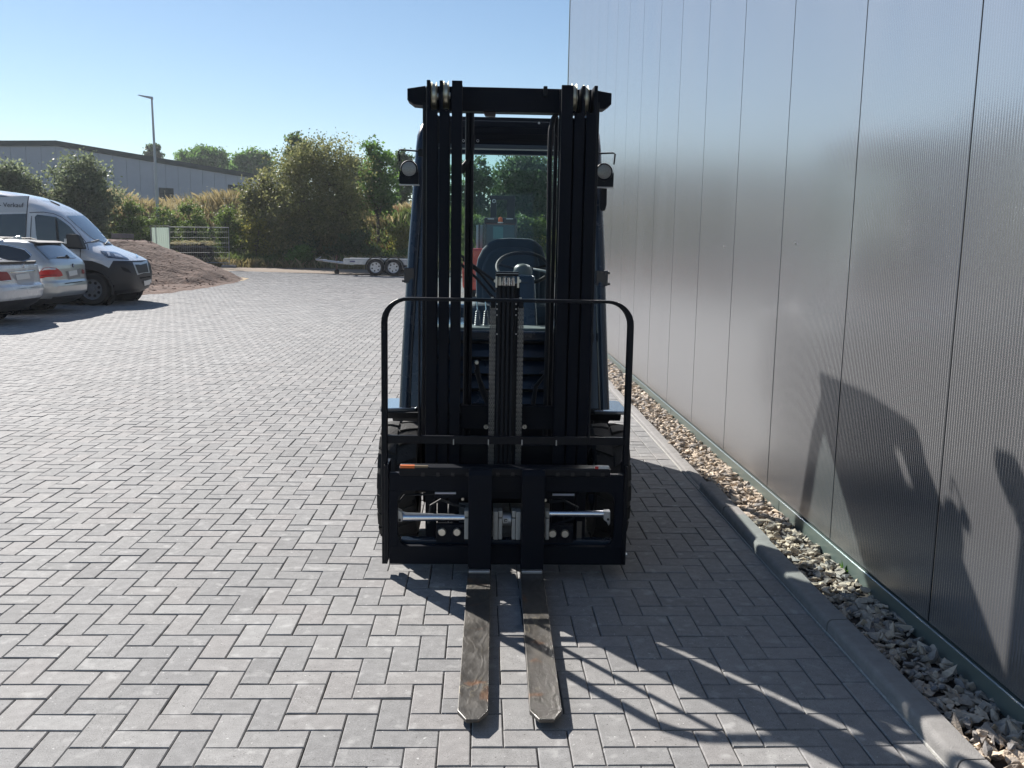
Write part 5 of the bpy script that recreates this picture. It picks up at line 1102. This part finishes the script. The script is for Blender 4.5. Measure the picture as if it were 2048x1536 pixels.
V_.decal('badge', [(271, 509), (274.5, 509), (276, 514), (272, 515.5)], chrome, van, .012, 4, 4)
V_.decal('lower_grille', [(277, 553), (300, 551.5), (301, 555.5), (280, 557.5)], joint_mat, van, .010, 3, 7)
V_.decal('fog_lamp_recess', [(241, 533), (256, 538), (262, 546), (246, 542)], joint_mat, van, .008, 5, 7)
o = V_.decal('number_plate', [(285.6, 559), (300.6, 558), (301.5, 569), (287.3, 570.7)], white_print, van, .024, 5, 6)
for k in range(5): V_.decal('plate_mark', [(287.8 + k * 2.6, 561.5), (289.4 + k * 2.6, 561.4), (289.8 + k * 2.6, 567), (288.3 + k * 2.6, 567.2)], print_ink, o, .028, 2, 2)
p = PY(150, 483, YN - .14); mr_ = MB().hexa([(p[0] - .19, YN - .25, p[2] - .15), (p[0] + .20, YN - .22, p[2] - .15), (p[0] + .22, YN - .02, p[2] - .17), (p[0] - .15, YN - .02, p[2] - .17), (p[0] - .16, YN - .25, p[2] + .17), (p[0] + .10, YN - .22, p[2] + .17), (p[0] + .12, YN - .02, p[2] + .12), (p[0] - .12, YN - .02, p[2] + .12)]).build('side_mirror', black_trim, van, bevel=.04, seg=3)
MB().box(p[0] - .185, p[0] - .13, YN - .262, YN - .245, p[2] - .05, p[2] + .06).build('mirror_glass', clear_plastic, mr_, bevel=.005)
def fr_(y_, z_, e=.02): return (V_.end(VZ + z_, VY + y_, 1) + e, VY + y_, VZ + z_)
MB().tube([fr_(-.80, 1.36, .03), fr_(-.45, 1.42, .035), fr_(-.05, 1.46, .03)], .013, 6).build('wiper', black_trim, van); MB().tube([fr_(.0, 1.36, .03), fr_(.35, 1.42, .035), fr_(.75, 1.46, .03)], .013, 6).build('wiper', black_trim, van)
MB().tube([fr_(0, 2.22, -.01), fr_(0, 2.30, -.02)], .03, 8).build('antenna_foot', black_trim, van); b0_ = Vector(fr_(0, 2.30, 0)); MB().tube([b0_, b0_ + Vector((-.30, 0, .30))], .006, 5).build('antenna', black_trim, van)
MB().box(VX - 5.2, VX - .5, VY - .8, VY + .8, VZ + .2, VZ + .3).build('underbody', joint_mat, van)
# ---------------- silver estate car, tail to the right
EY, EX = 19.02, -8.24
est = thing('parked_car', 'silver estate car parked tail outward between the white saloon and the van', 'car', (EX - 2.4, EY, 0))
el = [(.20, -4.6, -.28, .84, .3, .3), (.30, -4.75, -.12, .89, .35, .30), (.42, -4.82, -.02, .915, .4, .28), (.56, -4.84, 0, .925, .4, .27), (.64, -4.83, -.015, .925, .4, .26), (.675, -4.82, -.04, .922, .4, .25), (.80, -4.78, -.045, .918, .45, .25),
      (.90, -4.65, -.05, .912, .5, .24), (.98, -4.3, -.06, .90, .5, .22), (1.03, -3.75, -.08, .885, .4, .20), (1.09, -3.55, -.13, .855, .35, .16), (1.22, -3.3, -.27, .80, .33, .14), (1.34, -3.0, -.395, .745, .33, .13), (1.40, -2.8, -.46, .71, .34, .13),
      (1.435, -2.6, -.54, .665, .34, .16), (1.46, -2.45, -.75, .60, .34, .25), (1.48, -2.3, -1.1, .50, .3, .3), (1.49, -2.1, -1.5, .32, .2, .2)]
E_ = Car(el, EY, 0, EX); WE = ((EX - 1.12, .32, .385), (EX - 4.0, .32, .385))
E_.build(est, silver_paint, WE, lambda c: c[2] < .33 or (c[0] > EX - .5 and c[2] < .37 and abs(c[1] - EY) < .75), black_trim, ('body', 'diffuser'))
for x_, _, _ in WE:
    for sd in (-1, 1): wheel(est, x_, EY + sd * .80, .325, sd, .22)
E_.skin()
E_.decal('rear_window', [(66.5, 490), (90, 487), (113, 487), (155, 518), (96.5, 519.5), (78, 501)], shield_glass, est, .010, 12, 14)
MB().prism([(EX - .50, 1.405), (EX - .40, 1.412), (EX - .50, 1.438), (EX - .62, 1.45)], 'y', EY - .60, EY + .60).build('roof_spoiler', mat('spoiler_silver', (.10, .10, .11), .6), est, bevel=.01)
t_ = E_.decal('tail_light', [(72, 552), (77, 545.5), (86, 536.4), (96.4, 534), (113, 536.4), (121.7, 544), (125, 552), (112, 554.6), (91, 555), (78, 557.8)], red_plastic, est, .014, 12, 16)
E_.decal('reversing_light', [(83, 541.6), (88.5, 535.7), (96, 534.6), (109.4, 535.9), (111, 541.4)], clear_plastic, t_, .019, 4, 9)
E_.decal('reflector', [(76, 549.5), (112, 549.5), (112, 552.5), (76, 553)], mat('dark_red_lens', (.25, .008, .01), .35), t_, .018, 3, 9)
E_.decal('tail_light', [(162, 537.7), (166.5, 539), (168.5, 548), (164, 548.5)], MATS['dark_red_lens'], est, .014, 5, 5)
E_.decal('plate_recess', [(129, 538.5), (160, 536.5), (160, 557.5), (137, 559.5)], mat('silver_recess', (.24, .24, .245), .4, .4), est, .006, 5, 8)
o = E_.decal('number_plate', [(134.8, 541), (152.3, 539.6), (154.3, 551.3), (138, 552.6)], white_print, est, .014, 5, 6)
for a, c in ((137.5, 139.2), (141, 142.5), (144, 146), (148, 150), (151, 152.5)): E_.decal('plate_mark', [(a, 543), (c, 542.9), (c + .6, 549.5), (a + .6, 549.7)], print_ink, o, .018, 2, 2)
E_.decal('boot_gap', [(127, 566.5), (168, 561.5), (168, 563), (128, 568.3)], joint_mat, est, .006, 4, 12)
bp_ = E_.on(145.6, 531, .012); a = (bp_.y, bp_.z); rb = MB().lathe([(0, .0001), (0, .036), (-.008, .042)], (bp_.x, a[0], a[1]), 'x', 16).build('badge', black_trim, est)
for k, mm_ in enumerate((white_print, mat('badge_blue', (.03, .12, .45), .4), white_print, MATS['badge_blue'])):
    MB().lathe([(.002, .0001), (.002, .026)], (bp_.x, a[0], a[1]), 'x', 4, k * math.pi / 2, (k + 1) * math.pi / 2).build('badge_sector', mm_, rb)
V1 = lambda y_, z_, e=.02: (E_.end(z_, EY + y_, 1) + e, EY + y_, z_)
MB().tube([V1(.05, 1.125, .02), V1(-.15, 1.13, .025), V1(-.38, 1.125, .02)], .012, 6).build('rear_wiper', black_trim, est); MB().cyl(V1(.08, 1.11), V1(.08, 1.16), .025, 8).build('wiper_boss', black_trim, est)
E_.side('side_window', [(EX - 2.35, 1.05), (EX - .60, 1.05), (EX - .48, 1.10), (EX - .46, 1.16), (EX - .60, 1.27), (EX - .95, 1.345), (EX - 1.4, 1.385), (EX - 2.35, 1.395)], dark_glass, parent=est, k=14)
MB().tube([(x_, EY - E_.w(z_) - .006, z_) for x_, z_ in ((EX - 2.35, 1.04), (EX - .60, 1.04), (EX - .46, 1.10), (EX - .445, 1.17), (EX - .59, 1.285), (EX - .95, 1.36), (EX - 1.4, 1.40), (EX - 2.35, 1.41))], .010, 6).build('window_trim', chrome, est, smooth=True)
for sd in (-1, 1): MB().tube([(EX - .98, EY + sd * .57, 1.462), (EX - 1.12, EY + sd * .59, 1.492), (EX - 2.3, EY + sd * .60, 1.505), (EX - 2.5, EY + sd * .58, 1.47)], .014, 8).build('roof_rail', black_trim, est, smooth=True)
MB().prism([(EX - 1.02, 1.47), (EX - 1.26, 1.475), (EX - 1.12, 1.53), (EX - 1.03, 1.54)], 'y', EY - .02, EY + .02).build('roof_fin', silver_paint, est, bevel=.012)
MB().box(EX - 4.5, EX - .3, EY - .7, EY + .7, .18, .26).build('underbody', joint_mat, est)
# ---------------- white saloon, tail to the right, mostly outside the frame
SY, SX = 16.45, -7.97
sal = thing('parked_car', 'white saloon car with dark boot spoiler cut by the left photo border', 'car', (SX - 2.4, SY, 0))
sl_ = [(.22, -4.6, -.30, .84, .3, .3), (.34, -4.75, -.12, .89, .35, .28), (.46, -4.84, -.02, .915, .4, .26), (.60, -4.86, 0, .925, .4, .26), (.665, -4.85, -.015, .925, .4, .26), (.70, -4.84, -.05, .922, .4, .26), (.80, -4.8, -.06, .918, .45, .27),
       (.90, -4.65, -.065, .912, .5, .27), (.98, -4.3, -.07, .90, .5, .27), (1.025, -3.75, -.08, .885, .4, .27), (1.055, -3.6, -.12, .865, .35, .27), (1.075, -3.5, -.32, .85, .35, .3), (1.09, -3.45, -.55, .84, .33, .3), (1.20, -3.2, -.95, .80, .33, .3),
       (1.32, -2.95, -1.28, .74, .33, .32), (1.40, -2.7, -1.55, .69, .34, .32), (1.445, -2.45, -1.8, .60, .3, .3), (1.465, -2.3, -2.0, .45, .2, .2)]
S_ = Car(sl_, SY, 0, SX); WS = ((SX - 1.12, .32, .385), (SX - 3.98, .32, .385))
S_.build(sal, white_paint, WS, lambda c: c[2] < .36 or (c[0] > SX - .45 and c[2] < .43 and abs(c[1] - SY) < .80), black_trim, ('body', 'diffuser'))
for x_, _, _ in WS:
    for sd in (-1, 1): wheel(sal, x_, SY + sd * .80, .325, sd, .22)
S_.skin()
S_.decal('rear_window', [(-60, 505), (-8, 509), (14, 519), (0, 520.3), (-60, 522)], shield_glass, sal, .010, 7, 12)
sp1 = MB(); vs_ = []
for t in np.linspace(-1, 1, 13):
    y_ = SY + .80 * t; xb_ = S_.end(1.05, y_, 1); vs_ += [(xb_ + .02, y_, 1.050), (xb_ - .12, y_, 1.062), (xb_ - .12, y_, 1.078), (xb_ + .03, y_, 1.088)]
sp1.add(vs_, [(4 * i + k, 4 * i + (k + 1) % 4, 4 * i + 4 + (k + 1) % 4, 4 * i + 4 + k) for i in range(12) for k in range(4)]).build('boot_spoiler', black_trim, sal, smooth=True)
S_.decal('tail_light', [(-30, 541), (11.7, 542.9), (18.2, 550.7), (22.8, 562.4), (13, 563.4), (-30, 563)], mat('dark_red_lens', (.25, .008, .01), .35), sal, .014, 9, 12)
S_.decal('light_strip', [(-30, 560.5), (21.5, 560), (22.8, 562.4), (13, 563.4), (-30, 563)], clear_plastic, sal, .018, 3, 12)
S_.decal('plate_recess', [(19.5, 546), (68.4, 544), (67.7, 569), (37.8, 569)], mat('white_recess', (.42, .42, .44), .3), sal, .006, 7, 10)
S_.decal('chrome_strip', [(15.6, 544), (69, 540.3), (69, 542.9), (19.5, 546)], chrome, sal, .016, 4, 12)
o = S_.decal('number_plate', [(29.3, 548.7), (56, 546), (60, 557.8), (32.6, 560.4)], white_print, sal, .014, 5, 8)
for k, (a, c) in enumerate(((31.5, 33.5), (36, 38.5), (40, 42), (45, 47), (48.5, 50.5), (53, 55))): S_.decal('plate_mark', [(a, 550.3 - k * .3), (c, 550.1 - k * .3), (c + 1.2, 557 - k * .3), (a + 1.2, 557.2 - k * .3)], print_ink, o, .018, 2, 2)
S_.decal('bumper_gap', [(30, 577.5), (80, 573), (80, 574.2), (30, 578.8)], joint_mat, sal, .006, 3, 12)
bs_ = S_.on(45.6, 532, .014); o = MB().lathe([(0, .034), (.006, .038), (.0, .042)], tuple(bs_), 'x', 20).build('badge', chrome, sal, smooth=True)
for k in range(3): t = math.pi / 2 + k * 2.094; MB().tube([(bs_.x + .004, bs_.y, bs_.z), (bs_.x + .004, bs_.y + .036 * math.cos(t), bs_.z + .036 * math.sin(t))], .004, 5).build('badge_spoke', chrome, o)
S_.side('side_window', [(SX - 3.1, 1.09), (SX - 1.1, 1.09), (SX - 1.35, 1.28), (SX - 1.75, 1.39), (SX - 2.6, 1.40)], dark_glass, parent=sal, k=10)
MB().box(SX - 4.5, SX - .3, SY - .7, SY + .7, .20, .28).build('underbody', joint_mat, sal)

# ================================================================== TRAILER
TY = 35.5; tz = float(z0(TY))
tr = thing('car_trailer', 'unloaded silver twin-axle car trailer with black mudguards at the yard edge', 'trailer', (-4.6, TY + .9, tz))
def tq(px, py, Yd=TY): p = PY(px, py, Yd); return (float(p[0]), float(p[2]))
for dy_ in (0, 1.75):
    a, c = tq(686, 520), tq(868, 520); zt_, zb_ = tq(770, 520)[1], tq(770, 530)[1]
    MB().box(a[0], c[0], TY + dy_, TY + dy_ + .07, zb_, zt_).build('side_beam', steel, tr, bevel=.01)
    MB().box(a[0] + .02, c[0], TY + dy_ + .01, TY + dy_ + .35, zt_ + .002, zt_ + .04).build('ramp_track', steel, tr, bevel=.005)
    for wx_, sd in ((752, -1), (787.5, -1)):
        w0_ = tq(wx_, 533)[0]; yy = TY + (-.12 if dy_ == 0 else dy_ + .19)
        wheel(tr, w0_, yy, .325, -1 if dy_ == 0 else 1, .18, mat('trailer_rim', (.5, .5, .52), .35, .6), 6, zb=tz)
        MB().lathe([(-.11, .37), (.11, .37), (.11, .395), (-.11, .395)], (w0_, yy, tz + .33), 'y', 18, -.25, math.pi + .25).build('mudguard', black_trim, tr, smooth=True)
for px_ in (690, 720, 770, 820, 866): a = tq(px_, 525); MB().box(a[0], a[0] + .06, TY + .07, TY + 1.75, a[1] - .05, a[1] + .03).build('cross_beam', steel, tr)
a, b_, c = tq(695, 528), tq(640, 522), tq(623, 520.5)
for y_ in (TY + .3, TY + 1.5): MB().tube([(a[0], y_, a[1]), (b_[0], TY + .9 + (y_ - TY - .9) * .15, b_[1])], .045, 6).build('drawbar', steel, tr)
MB().tube([(b_[0] + .1, TY + .9, b_[1]), (c[0], TY + .9, c[1] + .01)], [.05, .035], 8).build('coupling', mat('coupling_grey', (.3, .3, .32), .4, .5), tr, smooth=True)
MB().tube([(c[0] + .05, TY + .9, c[1] + .03), (c[0] + .22, TY + .9, c[1] + .13)], .014, 6).build('coupling_lever', steel, tr)
a = tq(666.5, 518); MB().cyl((a[0], TY + .85, a[1] + .12), (a[0], TY + .85, tz + .16), .028, 10).build('jockey_post', mat('rusty_post', (.12, .06, .05), .7), tr, smooth=True); MB().lathe([(-.03, .01), (-.03, .1), (.03, .1), (.03, .01)], (a[0], TY + .85, tz + .1), 'y', 14).build('jockey_wheel', rubber, tr)
MB().tube([(tq(660, 510)[0], TY + .85, tq(660, 510)[1]), (tq(664, 524)[0], TY + .85, tq(664, 524)[1])], .018, 6).build('brake_lever', black_trim, tr)
a, c = tq(699.5, 521.3), tq(710, 524.5); MB().box(a[0], c[0], TY - .004, TY - .001, c[1], a[1]).build('label_print', mat('label_blue', (.08, .09, .18), .5), tr)
a, c = tq(699, 525.5), tq(707, 530); MB().box(a[0], c[0], TY - .004, TY - .001, c[1], a[1]).build('reflector_plate', mat('pale_plate', (.45, .48, .42), .5), tr)

# ================================================================== RED FORKLIFT IN THE YARD
RY = 25.6; rz_ = float(z0(RY))
rf = thing('red_forklift', 'red forklift with dark cab and orange beacon standing farther off, seen through the near mast', 'forklift', (.45, RY + 1, rz_))
def rq(px, py, Yd=RY): p = PY(px, py, Yd); return (float(p[0]), float(p[2]))
def rbox(name, px0, px1, py0, py1, Y0, Y1, m, bv=.02, parent=None):
    a, c = rq(px0, py0, Y0), rq(px1, py1, Y0); return MB().box(a[0], c[0], Y0, Y1, c[1], a[1]).build(name, m, parent or rf, bevel=bv)
a, c = rq(929, 520), rq(1034, 520)
zt_ = rq(960, 497)[1]
MB().prism([(a[0], rz_ + .25), (a[0] - .02, rz_ + .7), (a[0] + .04, zt_ - .2), (a[0] + .12, zt_ - .05), (a[0] + .24, zt_), (c[0] - .2, zt_), (c[0] - .05, zt_ - .08), (c[0], zt_ - .3), (c[0], rz_ + .3), (c[0] - .1, rz_ + .2), (a[0] + .1, rz_ + .2)], 'y', RY, RY + .75).build('counterweight', red_paint, rf, bevel=.10, seg=3)
rbox('body', 942, 1031, 515, 575, RY + .7, RY + 2.2, red_paint, .05)
rbox('rear_grille', 962, 1012, 545, 572, RY - .015, RY + .02, black_trim, .01)
rbox('cab_roof', 970, 1035, 435, 448, RY + .5, RY + 2.0, black_trim, .03)
for px0, px1, Yd in ((970.5, 974, RY + .5), (1031.5, 1035, RY + .5), (968, 971, RY + 1.9), (1027, 1030, RY + 1.9)): rbox('cab_pillar', px0, px1, 447, 505, Yd, Yd + .07, cab_paint, .01)
rbox('rear_screen', 974, 1031.5, 449, 500, RY + .54, RY + .55, mat('truck_cab_glass', (.045, .095, .125), .3, 0), 0)
rbox('screen_panel', 988, 1008, 453, 478, RY + .52, RY + .535, mat('screen_teal', (.07, .22, .25), .3), .002)
rbox('cab_door', 953, 966, 450, 500, RY + .9, RY + 1.7, mat('truck_side_glass', (.30, .45, .50), .4), .01); rbox('door_frame', 957.5, 960, 448, 505, RY + .86, RY + .92, cab_paint, .005); rbox('door_frame', 965.5, 968, 447, 505, RY + .86, RY + .92, cab_paint, .005)
for px0, px1 in ((977, 986.5), (1010, 1023)): rbox('mast_post', px0, px1, 391, 560, RY + 2.2, RY + 2.4, black_trim, .01)
rbox('mast_head', 975, 1024, 391, 400, RY + 2.19, RY + 2.42, black_trim, .01)
p = PY(984, 402, RY + 2.15); MB().lathe([(0, .03), (0, .06), (-.03, .06), (-.03, .03)], tuple(p), 'y', 16).build('hose_reel', steel, rf)
p = PY(1003, 444, RY + .45); bk = MB().lathe([(0, .0001), (0, .075), (.03, .075), (.03, .0001)], tuple(p - np.array([0, 0, .03])), 'z', 16).build('beacon_base', white_print, rf); MB().lathe([(0, .06), (.10, .058), (.13, .04), (.14, .0001)], tuple(p), 'z', 16).build('beacon', mat('beacon_orange', (.85, .16, .02), .3), bk, smooth=True)
for px0, px1 in ((977, 990), (1014, 1028)):
    rbox('roof_lamp', px0, px1, 436.5, 439, RY + .48, RY + .51, steel, .003)
for sx_ in (rq(945, 500)[0] - .02, rq(1030, 500)[0] - .06):
    MB().lathe([(-.09, .1), (-.09, .26), (-.07, .28), (.07, .28), (.09, .26), (.09, .1), (.09, .001)], (sx_ + .05, RY + .35, rz_ + .28), 'x', 24).build('rear_tyre', rubber, rf, smooth=True); MB().lathe([(-.11, .1), (-.11, .33), (-.09, .35), (.09, .35), (.11, .33), (.11, .1), (.11, .001)], (sx_ + .04, RY + 2.0, rz_ + .35), 'x', 24).build('front_tyre', rubber, rf, smooth=True)
rf.rotation_euler = (0, 0, math.radians(-3))

# ================================================================== HAZE
hm = bpy.data.materials.new('haze_air'); hm.use_nodes = True; n = hm.node_tree.nodes; n.clear(); L = hm.node_tree.links
pv = n.new('ShaderNodeVolumePrincipled'); pv.inputs['Color'].default_value = (.86, .91, 1, 1); pv.inputs['Density'].default_value = .00045; pv.inputs['Anisotropy'].default_value = .35
ho = n.new('ShaderNodeOutputMaterial'); L.new(pv.outputs[0], ho.inputs['Volume'])
hz_ = MB().box(-720, 720, -320, 1120, -1.2, 16).build('haze', hm, kind='stuff')
